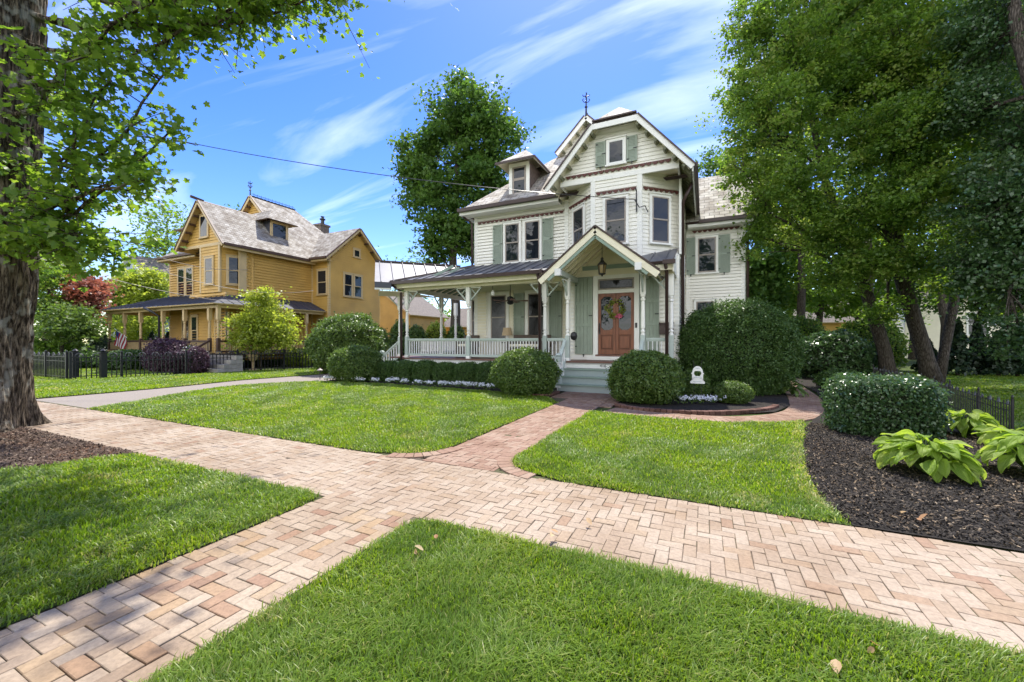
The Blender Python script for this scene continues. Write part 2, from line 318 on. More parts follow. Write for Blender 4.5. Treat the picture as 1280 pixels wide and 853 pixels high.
def each(mb, name, mats, parent, **k):
    """build every loose piece of mb as an object of its own"""
    par = list(range(len(mb.v)))
    def find(a):
        while par[a] != a: par[a] = par[par[a]]; a = par[a]
        return a
    for f in mb.f:
        for b in f[1:]: par[find(b)] = find(f[0])
    grp = {}
    for f, m in zip(mb.f, mb.m): grp.setdefault(find(f[0]), []).append((f, m))
    for fs in grp.values():
        q = MB(); idx = {}
        for f, m in fs:
            for v in f:
                if v not in idx: idx[v] = len(q.v); q.v.append(mb.v[v])
            q.f.append([idx[v] for v in f]); q.m.append(m)
        q.build(name, mats, parent, **k)
def tag(o, label, cat=None, group=None, kind=None):
    o['label'] = label
    if cat: o['category'] = cat
    if group: o['group'] = group
    if kind: o['kind'] = kind
    return o
def thing(name, label, cat, loc=(0,0,0), group=None):
    o = bpy.data.objects.new(name, None); o.location = tuple(map(float, loc)); COL.objects.link(o)
    o.empty_display_size = 0.2
    return tag(o, label, cat, group)
def struct(o, label, cat):
    return tag(o, label, cat, kind='structure')
# ------------------------------------------------------------------ leaves
QUAD = (np.array([(0,0,0),(0.36,0.45,0.10),(0,1,0),(-0.36,0.45,0.10)]), [(0,1,2,3)])
OVAL = (np.array([(0,0,0),(0.24,0.22,0.05),(0.30,0.52,0.07),(0.15,0.82,0.02),(0,1,-0.06),(-0.15,0.82,0.02),(-0.30,0.52,0.07),(-0.24,0.22,0.05)]), [(0,1,2,3,4),(0,4,5,6,7)])
_m = [(0,0.12),(0.22,0.02),(0.42,0.16),(0.30,0.30),(0.52,0.46),(0.50,0.62),(0.26,0.60),(0.22,0.78),(0,1.0)]
MAPLE = (np.array([(x,y,0.10*abs(x)*2-0.12*y*y) for x,y in _m]+[(-x,y,0.10*abs(x)*2-0.12*y*y) for x,y in _m[1:-1][::-1]]),
         [(0,1,2,3,4,5,6,7,8),(0,8,9,10,11,12,13,14,15)])
def unit(a): return a/np.maximum(np.linalg.norm(a, axis=-1, keepdims=True), 1e-9)
def raw_mesh(name, V, faces_k, nleaf, tmpl_faces, mats, mat_idx, rnd, parent, extra=None, smooth=False):
    k = V.shape[1]; V2 = V.reshape(-1, 3)
    lens = np.array([len(f) for f in tmpl_faces]); flat = np.concatenate([np.array(f) for f in tmpl_faces])
    loops = (np.arange(nleaf)[:, None]*k + flat[None, :]).ravel(); tot = np.tile(lens, nleaf)
    rn = np.repeat(rnd, len(tmpl_faces)); mi = np.full(len(tot), mat_idx, dtype=np.int32)
    if extra is not None:
        ev, ef, em = extra; b = len(V2)
        V2 = np.concatenate([V2, np.asarray(ev, dtype=float).reshape(-1, 3)])
        loops = np.concatenate([loops, np.array([b+i for f in ef for i in f], dtype=int)])
        tot = np.concatenate([tot, np.array([len(f) for f in ef], dtype=int)])
        rn = np.concatenate([rn, np.full(len(ef), 0.5)]); mi = np.concatenate([mi, np.full(len(ef), em, dtype=np.int32)])
    me = bpy.data.meshes.new(name)
    me.vertices.add(len(V2)); me.vertices.foreach_set('co', V2.astype(np.float32).ravel())
    me.loops.add(len(loops)); me.loops.foreach_set('vertex_index', loops.astype(np.int32))
    st = np.concatenate([[0], np.cumsum(tot)[:-1]]).astype(np.int32)
    me.polygons.add(len(tot)); me.polygons.foreach_set('loop_start', st)
    me.polygons.foreach_set('material_index', mi)
    me.update(calc_edges=True)
    if smooth: me.polygons.foreach_set('use_smooth', [True]*len(tot))
    for m in mats: me.materials.append(M[m])
    a = me.attributes.new('rnd', 'FLOAT', 'FACE'); a.data.foreach_set('value', rn.astype(np.float32))
    ob = bpy.data.objects.new(name, me); COL.objects.link(ob)
    if parent is not None: ob.parent = parent; ob.matrix_parent_inverse = parent.matrix_basis.inverted()
    return ob
def leaf_verts(C, Nrm, size, tmpl, dirs=None):
    n = len(C)
    if dirs is None: dirs = rng.normal(size=(n, 3))
    u = dirs-Nrm*np.sum(dirs*Nrm, axis=1, keepdims=True); u = unit(u); s = np.cross(u, Nrm)
    T = tmpl[0]; sz = size[:, None, None]
    return C[:, None, :]+sz*(T[None, :, 0:1]*s[:, None, :]+(T[None, :, 1:2]-0.3)*u[:, None, :]+T[None, :, 2:3]*Nrm[:, None, :])
def leaves(name, C, size, mat, parent=None, up=0.7, tmpl=QUAD, out=None, extra=None, mats=None, jitter=0.25, hang=0.0, tint=None):
    n = len(C); Nn = rng.normal(size=(n, 3))*0.62
    Nn[:, 2] += up
    if out is not None: Nn += out
    Nn = unit(Nn); sz = size*(1+jitter*rng.normal(size=n)).clip(0.45, 1.7)
    dirs = rng.normal(size=(n, 3)); dirs[:, 2] -= hang
    V = leaf_verts(C, Nn, sz, tmpl, dirs)
    return raw_mesh(name, V, None, n, tmpl[1], mats or [mat], 0, rng.random(n) if tint is None else 0.65*tint+0.35*rng.random(n), parent, extra)
def bend(p, q, sag, k=7):
    p, q = np.asarray(p, float), np.asarray(q, float); t = np.linspace(0, 1, k)[:, None]
    c = p+(q-p)*t; c[:, 2] += sag*4*(t*(1-t))[:, 0]
    return c
def tree(name, label, cat, trunk, radii, lobes, nclump, nleaf, lsize, spread, leafm, barkm='bark2', tmpl=QUAD, group=None, twigs=0.35, up=0.7, hang=0.0, nside=12, limb0=0.4, fill=2.0, limbr=0.45, seed=None):
    global rng
    if seed is not None: rng = np.random.default_rng(seed)
    tr = np.asarray(trunk, float); root = thing(name, label, cat, tr[0], group)
    mb = MB(); mb.tube(tr, radii, nside, 0)
    w = np.array([l[1][0]*l[1][1]*l[1][2] for l in lobes])**0.75; w /= w.sum(); pts = []
    z0 = tr[0][2]+(tr[-1][2]-tr[0][2])*limb0
    for (c, r), ww in zip(lobes, w):
        c = np.asarray(c, float); r = np.asarray(r, float); k = max(4, int(nclump*ww))
        d = unit(rng.normal(size=(k, 3))); rad = rng.random(k)**(1/fill)
        cl = c+d*rad[:, None]*r*(1+0.12*rng.normal(size=(k, 1)))
        # limb from the trunk to the middle of the lobe
        att = [p for p in tr if p[2] >= z0-0.01 and p[2] < c[2]+0.3*r[2]] or [tr[len(tr)//2]]
        a = min(att, key=lambda p: abs((c[2]-p[2])-0.8*math.hypot(*(c-p)[:2])))
        ia = int(np.argmin(np.linalg.norm(tr-a, axis=1))); r0 = radii[ia]*limbr if hasattr(radii, '__len__') else radii*limbr
        pth = bend(a, c, -0.06*np.linalg.norm(c-a)); pth[1:-1] += rng.normal(size=(5, 3))*0.03*np.linalg.norm(c-a)
        mb.tube(pth, np.linspace(r0, r0*0.3, 7), 7, 0)
        for q in cl[:int(k*twigs)]:
            b = pth[rng.integers(3, 7)]; mb.tube(bend(b, q, 0.05, 4), np.linspace(r0*0.22, 0.006, 4), 4, 0, False)
        pts.append(cl)
    pts = np.concatenate(pts); n = len(pts)
    mb.build('trunk', barkm, root, smooth=True)
    C = np.repeat(pts, nleaf, axis=0); sp = np.repeat(spread*(0.6+0.8*rng.random(n)), nleaf)[:, None]
    C = C+rng.normal(size=C.shape)*sp*np.array((1, 1, 0.55))
    leaves('crown', C, lsize, leafm, root, up=up, tmpl=tmpl, hang=hang, tint=np.repeat(rng.random(n), nleaf))
    return root
def ball_core(c, r, k=0.86, nu=22, nv=12, rough=0.06, seed=0, flat=0.0):
    vs, fs = [], []
    for j in range(nv+1):
        ph = math.pi*j/nv
        for i in range(nu):
            th = 2*math.pi*i/nu; d = Vector((math.sin(ph)*math.cos(th), math.sin(ph)*math.sin(th), math.cos(ph)))
            g = 1+rough*mnoise.noise(d*2.2+Vector((seed, 0, 0)))
            vs.append((c[0]+d.x*r[0]*k*g, c[1]+d.y*r[1]*k*g, max(c[2]+d.z*r[2]*k*g, flat)))
    for j in range(nv):
        for i in range(nu): fs.append((j*nu+i, (j+1)*nu+i, (j+1)*nu+(i+1) % nu, j*nu+(i+1) % nu))
    return vs, fs
def shrub(name, label, cat, c, r, leafm, lsize, dens=2.6, group=None, rough=0.15, seed=0, box=0.0, up=0.35, tmpl=QUAD, loose=0.035, zmin=0.03, lumps=0.0, core=0.88):
    """clipped bush: a twiggy core and leaves all over it; box>0 squares the shape"""
    c = np.asarray(c, float); r = np.asarray(r, float)
    area = 4*math.pi*((r[0]*r[1])**1.6/3+(r[0]*r[2])**1.6/3+(r[1]*r[2])**1.6/3)**(1/1.6)
    n = int(area/(lsize*lsize*0.36)*dens)
    d = unit(rng.normal(size=(n, 3)))
    if box: 
        e = 1-box; d = rng.uniform(-1, 1, size=(n, 3)); ax = rng.choice(3, n, p=np.array((r[1]*r[2], r[0]*r[2], r[0]*r[1]))/(r[1]*r[2]+r[0]*r[2]+r[0]*r[1])); d[np.arange(n), ax] = np.sign(rng.normal(size=n))
        d = d/((np.abs(d)**(2/e)).sum(1, keepdims=True)**(e/2))
    g = np.array([1+rough*mnoise.noise(Vector(x)*2.2+Vector((seed, 0, 0)))+lumps*mnoise.noise(Vector(x)*6+Vector((seed, 5, 0))) for x in d])
    g += loose*rng.normal(size=n)-0.05*rng.random(n)+np.where(rng.random(n) < 0.06, 0.13*rng.random(n), 0)
    C = c+d*r*g[:, None]; ok = C[:, 2] > zmin; C = C[ok]; d = d[ok]
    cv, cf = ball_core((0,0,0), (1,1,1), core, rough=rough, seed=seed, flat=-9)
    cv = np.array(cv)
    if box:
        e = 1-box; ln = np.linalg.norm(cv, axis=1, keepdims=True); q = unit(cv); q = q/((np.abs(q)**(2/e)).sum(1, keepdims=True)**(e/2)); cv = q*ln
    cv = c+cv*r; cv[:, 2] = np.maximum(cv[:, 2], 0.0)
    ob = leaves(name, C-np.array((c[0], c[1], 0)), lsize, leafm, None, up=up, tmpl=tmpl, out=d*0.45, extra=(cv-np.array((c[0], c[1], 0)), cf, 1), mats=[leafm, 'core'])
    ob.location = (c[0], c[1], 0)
    return tag(ob, label, cat, group)
EXPO = 1.25; CLX, CLY = 0.3, 1.2
# ------------------------------------------------------------------ ground, paving, lawns
def sheet(name, pts, z, mat, label, cat):
    o = MB().poly([(x, y, z) for x, y in pts]).build(name, mat)
    return struct(o, label, cat)
def rect(x0, x1, y0, y1): return [(x0, y0), (x1, y0), (x1, y1), (x0, y1)]
sheet('ground', rect(-300, 300, -150, 400), -0.028, 'ground', 'open ground reaching the horizon around both houses', 'ground')
def brick(mb, x0, x1, y0, y1, z, th=0.03):
    c = 0.003; t = [random.gauss(0, 0.0018) for _ in range(4)]
    mb.add([(x0,y0,z-th),(x1,y0,z-th),(x1,y1,z-th),(x0,y1,z-th),
            (x0,y0,z-c+t[0]),(x1,y0,z-c+t[1]),(x1,y1,z-c+t[2]),(x0,y1,z-c+t[3]),
            (x0+c,y0+c,z+t[0]),(x1-c,y0+c,z+t[1]),(x1-c,y1-c,z+t[2]),(x0+c,y1-c,z+t[3])],
           [(8,9,10,11),(4,5,9,8),(5,6,10,9),(6,7,11,10),(7,4,8,11),(0,1,5,4),(1,2,6,5),(2,3,7,6),(3,0,4,7)])
BRX = (-3.32, -2.2)   # the branch path runs into the sidewalk without a seam
def herring(x0, x1, y0, y1, W=0.088, gap=0.0038, ox=0.0, oy=0.0, soft=None):
    mb = MB(); rn = []
    for j in range(int((y0-oy)/W)-3, int((y1-oy)/W)+3):
        for i in range(int((x0-ox)/W)-3, int((x1-ox)/W)+3):
            k = (i-j) % 4
            if k == 0: b = (i, i+2, j, j+1)
            elif k == 3: b = (i, i+1, j, j+2)
            else: continue
            cy0, cy1, mx, my = y0, y1, (b[0]+b[1])*W/2+ox, (b[2]+b[3])*W/2+oy
            if soft == 'top':
                if my > 2.8: continue
                cy1 = 9
            elif soft == 'bottom' and BRX[0]+0.02 < mx < BRX[1]-0.02:
                if my <= 2.8: continue
                cy0 = -9
            a0, a1 = max(b[0]*W+ox, x0)+gap/2, min(b[1]*W+ox, x1)-gap/2
            c0, c1 = max(b[2]*W+oy, cy0)+gap/2, min(b[3]*W+oy, cy1)-gap/2
            if a1-a0 < 0.02 or c1-c0 < 0.02: continue
            dx, dy = random.gauss(0, 0.0012), random.gauss(0, 0.0012)
            cx, cy = (a0+a1)/2, (c0+c1)/2
            zz = 0.008*mnoise.noise((cx*0.9, cy*0.9, 0))+random.gauss(0, 0.0012)
            n0 = len(mb.f); brick(mb, a0+dx, a1+dx, c0+dy, c1+dy, zz)
            rn += [random.random()]*(len(mb.f)-n0)
    return mb, rn
def pave(name, x0, x1, y0, y1, mat, label, cat, soft=None):
    mb, rn = herring(x0, x1, y0, y1, ox=0.037, oy=0.021, soft=soft)
    o = mb.build(name, mat, rnd=rn); return struct(o, label, cat)
sheet('paving_bed', rect(-22, 9, 2.74, 4.25), -0.008, 'joint', 'sandy joints under the street sidewalk bricks', 'paving bed')
sheet('paving_bed', rect(-3.40, -2.10, -3.2, 2.74), -0.008, 'joint', 'sandy joints under the short brick branch path', 'paving bed')
sheet('paving_bed', [(-3.23, 4.19), (-2.17, 4.19), (-2.17, 9.2), (-1.9, 9.6), (-1.9, 11.8), (-3.75, 11.8), (-3.75, 10.2), (-3.23, 9.2)], -0.009, 'joint', 'sandy joints under the red front walk bricks', 'paving bed')
pave('sidewalk', -22, 9, 2.80, 4.17, 'paver', 'long buff brick sidewalk in a herringbone bond along the street', 'sidewalk', 'bottom')
pave('path', -3.32, -2.20, -3.2, 2.795, 'paver_mix', 'buff brick branch path between the two grass verges', 'path', 'top')
pave('front_walk', -3.22, -2.2, 4.175, 11.72, 'paver_red', 'red brick front walk leading up to the porch steps', 'front walk')
pave('front_walk', -3.72, -3.225, 10.35, 11.72, 'paver_red', 'widened left part of the red brick walk beside the steps', 'front walk')
pave('front_walk', -2.195, -1.92, 9.35, 11.72, 'paver_red', 'widened right part of the red brick walk by the round bush', 'front walk')
# radiating edge bricks where the walk flares out to the sidewalk
for (cx, cy, a0, a1, lab) in ((-1.62, 4.86, 180, 262, 'curved row of edge bricks at the right foot of the front walk'), (-3.84, 4.86, 278, 360, 'curved row of edge bricks at the left foot of the front walk')):
    mb = MB(); rn = []; k = 9
    for i in range(k):
        t0, t1 = R_(a0+(a1-a0)*(i+0.04)/k), R_(a0+(a1-a0)*(i+0.96)/k); ri, ro, z = 0.60, 0.79, 0.010
        P = [(cx+ri*math.cos(t0), cy+ri*math.sin(t0)), (cx+ro*math.cos(t0), cy+ro*math.sin(t0)), (cx+ro*math.cos(t1), cy+ro*math.sin(t1)), (cx+ri*math.cos(t1), cy+ri*math.sin(t1))]
        n0 = len(mb.f); mb.prism([(x, y, -0.012) for x, y in P], (0, 0, z+0.012+random.gauss(0, 0.001))); rn += [random.random()]*(len(mb.f)-n0)
    struct(mb.build('walk_edging', 'paver_red', rnd=rn), lab, 'edging')
def curve_pts(P, step):
    P = [np.array(p, float) for p in P]; out = []
    Q = [2*P[0]-P[1]]+P+[2*P[-1]-P[-2]]
    for i in range(1, len(Q)-2):
        for t in np.linspace(0, 1, 40, endpoint=False):
            a, b, c, d = Q[i-1], Q[i], Q[i+1], Q[i+2]
            out.append(0.5*((2*b)+(-a+c)*t+(2*a-5*b+4*c-d)*t*t+(-a+3*b-3*c+d)*t**3))
    out.append(P[-1]); out = np.array(out); s = np.concatenate([[0], np.cumsum(np.linalg.norm(np.diff(out, axis=0), axis=1))])
    q = np.arange(0, s[-1], step); return np.stack([np.interp(q, s, out[:, k]) for k in range(out.shape[1])], 1)
def brick_trail(name, P, width, mat, label, z=-0.004):
    c = curve_pts(P, 0.105); mb = MB(); rn = []; nb = max(2, round(width/0.205))
    for i in range(len(c)-1):
        t = unit(c[i+1]-c[i]); nrm = np.array((-t[1], t[0])); off = (i % 2)*0.5
        for j in range(-1, nb+1):
            u0, u1 = max(j+off, 0)/nb, min(j+1+off, nb)/nb
            if u1-u0 < 0.1/nb: continue
            a, b = (u0-0.5)*width+0.003, (u1-0.5)*width-0.003
            q = [c[i]+nrm*a+t*0.003, c[i]+nrm*b+t*0.003, c[i+1]+nrm*b-t*0.003, c[i+1]+nrm*a-t*0.003]
            n0 = len(mb.f); mb.prism([(x, y, z-0.02) for x, y in q], (0, 0, 0.02+random.gauss(0, 0.0015))); rn += [random.random()]*(len(mb.f)-n0)
    bed = MB(); nn = len(c); tt = unit(np.gradient(c, axis=0)); nr = np.stack([-tt[:, 1], tt[:, 0]], 1)
    vs = [(*(c[i]+nr[i]*s*width*0.52), z-0.014) for i in range(nn) for s in (1, -1)]
    bed.add(vs, [(2*i, 2*i+1, 2*i+3, 2*i+2) for i in range(nn-1)])
    struct(bed.build('paving_bed', 'joint'), 'sandy joints under the curving garden path', 'paving bed')
    return struct(mb.build(name, mat, rnd=rn), label, 'path')
brick_trail('garden_path', [(-1.9, 9.02), (-0.9, 8.80), (0.2, 8.80), (1.1, 9.25), (1.85, 10.3), (2.25, 12.0), (2.5, 14.5), (2.6, 18.0), (2.7, 23.0)], 0.72, 'paver_red', 'narrow curved brick path running round the planting bed to the back yard')
LAWN = {
 'left': [(-12.25, 4.165), (-4.1, 4.165), (-3.76, 4.275), (-3.59, 4.33), (-3.42, 4.45), (-3.29, 4.66), (-3.235, 4.95), (-3.215, 9.4), (-3.75, 10.25), (-5.8, 10.72), (-7.3, 10.78), (-10, 11.0), (-12.6, 10.75), (-13.4, 10.3), (-14.1, 8.9), (-14.2, 8.0), (-13.7, 6.8), (-12.8, 5.3)],
 'right': [(-2.205, 8.62), (-2.205, 4.95), (-2.18, 4.66), (-2.05, 4.45), (-1.88, 4.33), (-1.7, 4.275), (-1.3, 4.165), (1.08, 4.165), (1.0, 4.7), (1.05, 5.6), (1.25, 6.9), (1.55, 8.4), (1.68, 9.3), (1.2, 8.85), (0.2, 8.40), (-0.9, 8.42)],
 'verge': [(-2.205, -3.2), (9, -3.2), (9, 2.805), (-2.02, 2.805), (-2.15, 2.76), (-2.205, 2.64)],
 'corner': [(-3.315, -3.2), (-3.315, 2.64), (-3.37, 2.76), (-3.5, 2.805), (-6.75, 2.79), (-7.0, 2.5), (-7.15, 2.0), (-7.6, 1.5), (-8.5, 0.8), (-10, 0.3), (-16, 0.3), (-16, -3.2)],
 'strip': [(-15.8, 4.25), (-15.65, 5.7), (-15.7, 7.4), (-16.1, 9.8), (-15.7, 13.0), (-16.2, 15.2), (-18.9, 15.8), (-20.5, 12.6), (-21.2, 9.2), (-22.1, 7.05), (-34, 7.05), (-34, 4.25)],
 'yard': [(-46, 7.2), (-22.4, 7.2), (-21.8, 9.0), (-21.8, 10.2), (-24.3, 11.2), (-46, 11.2)],
 'side': [(4.6, 9.4), (5.2, 8.7), (16, 8.0), (18, 26), (5.6, 26), (5.2, 16), (4.7, 12)],
}
LN = {'left': 'sunlit front lawn left of the red brick walk', 'right': 'sunlit front lawn right of the red brick walk', 'verge': 'grass verge nearest the camera right of the branch path',
      'corner': 'grass verge left of the branch path beside the tree bed', 'strip': 'grass strip between the driveway and the black fence', 'yard': 'lawn behind the black fence of the yellow house', 'side': 'dappled side lawn beyond the low wire fence'}
def inside(px, py, poly):
    c = np.zeros(len(px), bool); n = len(poly)
    for i in range(n):
        (x0, y0), (x1, y1) = poly[i], poly[(i+1) % n]
        if y0 == y1: continue
        k = ((y0 > py) != (y1 > py)) & (px < (x1-x0)*(py-y0)/(y1-y0)+x0); c ^= k
    return c
def edge_dist(px, py, poly):
    d = np.full(len(px), 1e9); n = len(poly)
    for i in range(n):
        a, b = np.array(poly[i]), np.array(poly[(i+1) % n]); ab = b-a; t = (((px-a[0])*ab[0]+(py-a[1])*ab[1])/(ab@ab)).clip(0, 1)
        d = np.minimum(d, np.hypot(px-a[0]-t*ab[0], py-a[1]-t*ab[1]))
    return d
def lowfreq(x, y, s, seed=0):
    g = np.random.default_rng(seed); v = 0
    for k in range(6):
        a = g.uniform(0, 2*math.pi); f = s*g.uniform(0.6, 1.9); p = g.uniform(0, 6.28); v = v+np.sin((x*math.cos(a)+y*math.sin(a))*f+p)
    return v/6
def grow(key, label):
    poly = LAWN[key]; P = np.array(poly); x0, y0 = P.min(0); x1, y1 = P.max(0)
    sheet('lawn', poly, 0.006, 'lawnsoil', LN[key], 'lawn')
    cx, cy, cd = [], [], []
    # cells of 0.5 m, each with the density its distance needs
    for gx in np.arange(x0, x1, 0.5):
        for gy in np.arange(y0, y1, 0.5):
            mx, my = gx+0.25, gy+0.25; fwd = mx*FW[0]+my*FW[1]; lat = mx*RT[0]+my*RT[1]
            if fwd < 0.6 or abs(lat) > 1.75*fwd+1.2: continue
            d = max(math.hypot(mx, my, 1.4), 1.7)
            n = rng.poisson(0.25*min(max(25000*(1.7/d)**1.42, 800), 20000))
            cx.append(gx+0.5*rng.random(n)); cy.append(gy+0.5*rng.random(n)); cd.append(np.full(n, d))
    x = np.concatenate(cx); y = np.concatenate(cy); d = np.concatenate(cd)
    k = inside(x, y, poly); x, y, d = x[k], y[k], d[k]
    e = edge_dist(x, y, poly); n = len(x)
    x = x+np.where(e < 0.05, 0.018*rng.normal(size=n), 0); y = y+np.where(e < 0.05, 0.018*rng.normal(size=n), 0)
    lf = lowfreq(x, y, 7.0, 3)+0.7*lowfreq(x, y, 19, 5)
    h = (0.046+0.016*lf+0.014*rng.normal(size=n)).clip(0.022, 0.12)*np.where(e < 0.05, 0.75, 1)
    w = (0.0028*np.maximum(1, d/3.0)**0.9)*(0.7+0.6*rng.random(n))
    az = rng.random(n)*6.283; lean = (0.35+0.75*rng.random(n))*(1+0.5*lf)
    # neighbouring blades lie the same way
    az2 = 3.1*lowfreq(x, y, 5.0, 11)+6*lowfreq(x, y, 1.3, 12); az = np.where(rng.random(n) < 0.45, az2+0.6*rng.normal(size=n), az)
    dx, dy = np.cos(az), np.sin(az); sx, sy = -dy, dx
    V = np.zeros((n, 5, 3)); z0 = 0.004
    V[:, 0] = np.stack([x-sx*w, y-sy*w, np.full(n, z0)], 1); V[:, 1] = np.stack([x+sx*w, y+sy*w, np.full(n, z0)], 1)
    m = lean*h*0.35
    V[:, 2] = np.stack([x+dx*m+sx*w*0.8, y+dy*m+sy*w*0.8, z0+h*0.6], 1); V[:, 3] = np.stack([x+dx*m-sx*w*0.8, y+dy*m-sy*w*0.8, z0+h*0.6], 1)
    t = lean*h*1.05; V[:, 4] = np.stack([x+dx*t, y+dy*t, z0+h*(1.0-0.22*lean.clip(0, 1.4))], 1)
    rnd = (0.42+0.20*rng.normal(size=n)+0.10*lf).clip(0, 0.82)
    rnd = np.where(rng.random(n) < 0.05, 0.86+0.14*rng.random(n), rnd); rnd = np.where(e < 0.07, (rnd+0.20*rng.random(n)).clip(0, 1), rnd)
    worn = lowfreq(x, y, 2.3, 31)+0.6*lowfreq(x, y, 6.1, 33); rnd = np.where((worn > 0.62) & (rng.random(n) < 0.4), 0.8+0.2*rng.random(n), rnd)
    if key == 'right': rnd = np.where((x > 0.85) & (e < 0.16) & (y > 4.4) & (rng.random(n) < 0.33), 0.85+0.15*rng.random(n), rnd)
    o = raw_mesh('grass', V, None, n, [(0, 1, 2, 3), (3, 2, 4)], ['grass'], 0, rnd, None)
    tag(o, label, 'grass', kind='stuff'); return n
gl = {'left': 'short sunlit grass blades of the lawn left of the front walk', 'right': 'short sunlit grass blades of the lawn right of the front walk', 'verge': 'thick grass blades nearest the camera in the street verge',
      'corner': 'grass blades with tree shadow left of the branch path', 'strip': 'grass blades between the driveway and the black fence', 'yard': 'grass blades in the fenced yard of the yellow house', 'side': 'dappled grass blades beyond the low wire fence'}
tot = {k: grow(k, gl[k]) for k in LAWN}
print('blades', tot)
# mulch beds and the driveway
sheet('driveway', [(-22, 4.2), (-12.2, 4.2), (-12.8, 5.35), (-13.75, 6.9), (-14.25, 8.0), (-14.1, 9.0), (-13.4, 10.4), (-12.75, 11.3), (-12.1, 12.7), (-12.1, 34), (-16.5, 34), (-16.2, 15.1), (-15.7, 13.0), (-16.1, 9.8), (-15.7, 7.4), (-15.65, 5.7), (-15.75, 4.24), (-22, 4.24)], -0.014, 'asphalt', 'worn pinkish grey driveway curving up between the two houses', 'driveway')
BED = {
 'right': [(1.09, 4.165), (1.0, 4.7), (1.05, 5.6), (1.25, 6.9), (1.55, 8.4), (1.9, 9.55), (2.3, 10.6), (2.65, 12.4), (2.95, 14.5), (3.1, 20), (5.6, 26), (5.2, 16), (4.7, 12), (4.6, 9.4), (5.2, 8.7), (9, 8.3), (9, 4.165)],
 'tree': [(-6.75, 2.79), (-7.0, 2.5), (-7.15, 2.0), (-7.6, 1.5), (-8.5, 0.8), (-10, 0.3), (-16, 0.3), (-22, 2.79)],
 'porchleft': [(-3.76, 10.30), (-3.76, 12.6), (-12.3, 12.6), (-13.0, 11.2), (-12.6, 10.77), (-10, 11.02), (-7.3, 10.80), (-5.8, 10.74)],
 'porchright': [(-1.90, 9.5), (-1.3, 9.2), (-0.45, 9.15), (0.35, 9.42), (1.35, 10.15), (1.8, 11.3), (2.1, 14), (2.0, 18.4), (-0.7, 18.4), (-0.7, 12.5), (-1.9, 12.4)],
}
BLAB = {'right': 'dark mulch bed with hostas at the right of the lawn', 'tree': 'brown mulch bed round the foot of the street maple', 'porchleft': 'dark mulch bed in front of the porch rail', 'porchright': 'dark mulch bed under the large round shrub'}
for k, m in (('right', 'mulch'), ('tree', 'mulchred'), ('porchleft', 'mulch'), ('porchright', 'mulch')):
    sheet('mulch_bed', BED[k], 0.010 if k != 'tree' else 0.012, m, BLAB[k], 'mulch bed')
def chips(key, dens, size, mat, label, zone=None):
    poly = BED[key]; P = np.array(poly); x0, y0 = P.min(0); x1, y1 = P.max(0)
    if zone: x0, x1, y0, y1 = zone
    n = int((x1-x0)*(y1-y0)*dens); x = x0+(x1-x0)*rng.random(n); y = y0+(y1-y0)*rng.random(n); k = inside(x, y, poly); x, y = x[k], y[k]
    C = np.stack([x, y, 0.018+0.012*rng.random(len(x))+0.012*np.maximum(lowfreq(x, y, 9, 4), 0)], 1)
    T = (np.array([(-0.2,-0.05,0),(0.2,0,0),(0.16,1,0.02),(-0.14,0.92,0),(0.02,0.45,0.16)]), [(0,1,4),(1,2,4),(2,3,4),(3,0,4)])
    o = leaves('mulch', C, size, mat, None, up=1.1, tmpl=T, jitter=0.5); return tag(o, label, 'mulch', kind='stuff')
chips('right', 3600, 0.024, 'chip', 'dark shredded bark chips of the bed with hostas', (0.9, 6.5, 4.2, 9.0))
chips('tree', 2200, 0.028, 'chipred', 'brown bark chips round the street maple', (-13, -6.7, 0.3, 2.8))
# brick edging of the right bed and the left bed corner
def edging(P, label):
    c = curve_pts(P, 0.115); mb = MB(); rn = []
    for i in range(len(c)-1):
        a, b = c[i], c[i+1]; t = unit(b-a); n0 = len(mb.f)
        mb.beam((*(a+t*0.004), 0.015), (*(b-t*0.004), 0.015+random.gauss(0, 0.004)), 0.13, 0.09); rn += [random.random()]*(len(mb.f)-n0)
    return tag(mb.build('brick_edging', 'edging', rnd=rn, bevel=0.006), label, 'edging')
edging([(-1.85, 9.62), (-1.35, 9.26), (-0.45, 9.2), (0.35, 9.5), (1.15, 10.25), (1.5, 11.0)], 'dark brick edging around the bed right of the steps')
edging([(-3.85, 11.3), (-3.84, 10.7), (-4.0, 10.36), (-4.4, 10.3)], 'short brick edging at the bed corner left of the walk')
# fallen dry leaves
dl = [(545, 672), (520, 690), (735, 650), (690, 668), (1045, 830), (1090, 812), (1130, 640), (1150, 650), (1215, 640), (600, 716), (1240, 672), (1195, 700)]
for i, (px, py) in enumerate(dl[:8]):
    g = ground(px, py, 0.05)
    T = OVAL; o = leaves('fallen_leaf', np.array([[0, 0, 0], [0.02, 0.03, 0.01]])[:1+i % 2], 0.06, 'dryleaf', None, up=1.0, tmpl=T); o.location = (g[0], g[1], 0.055)
    lab = ['pale fallen leaf on the verge grass by the corner of the branch path', 'curled tan leaf in the verge grass close to the branch path', 'small fallen leaf on the sidewalk bricks halfway along the right lawn', 'dry leaf on the sidewalk bricks below the front walk',
           'brown curled leaf in the verge grass nearest the bottom edge', 'pale fallen leaf on the verge grass at the lower right', 'orange dry leaf on the dark mulch near the sidewalk', 'tan dry leaf on the dark mulch beside the orange one'][i]
    tag(o, lab, 'fallen leaf', 'fallen dry leaves')
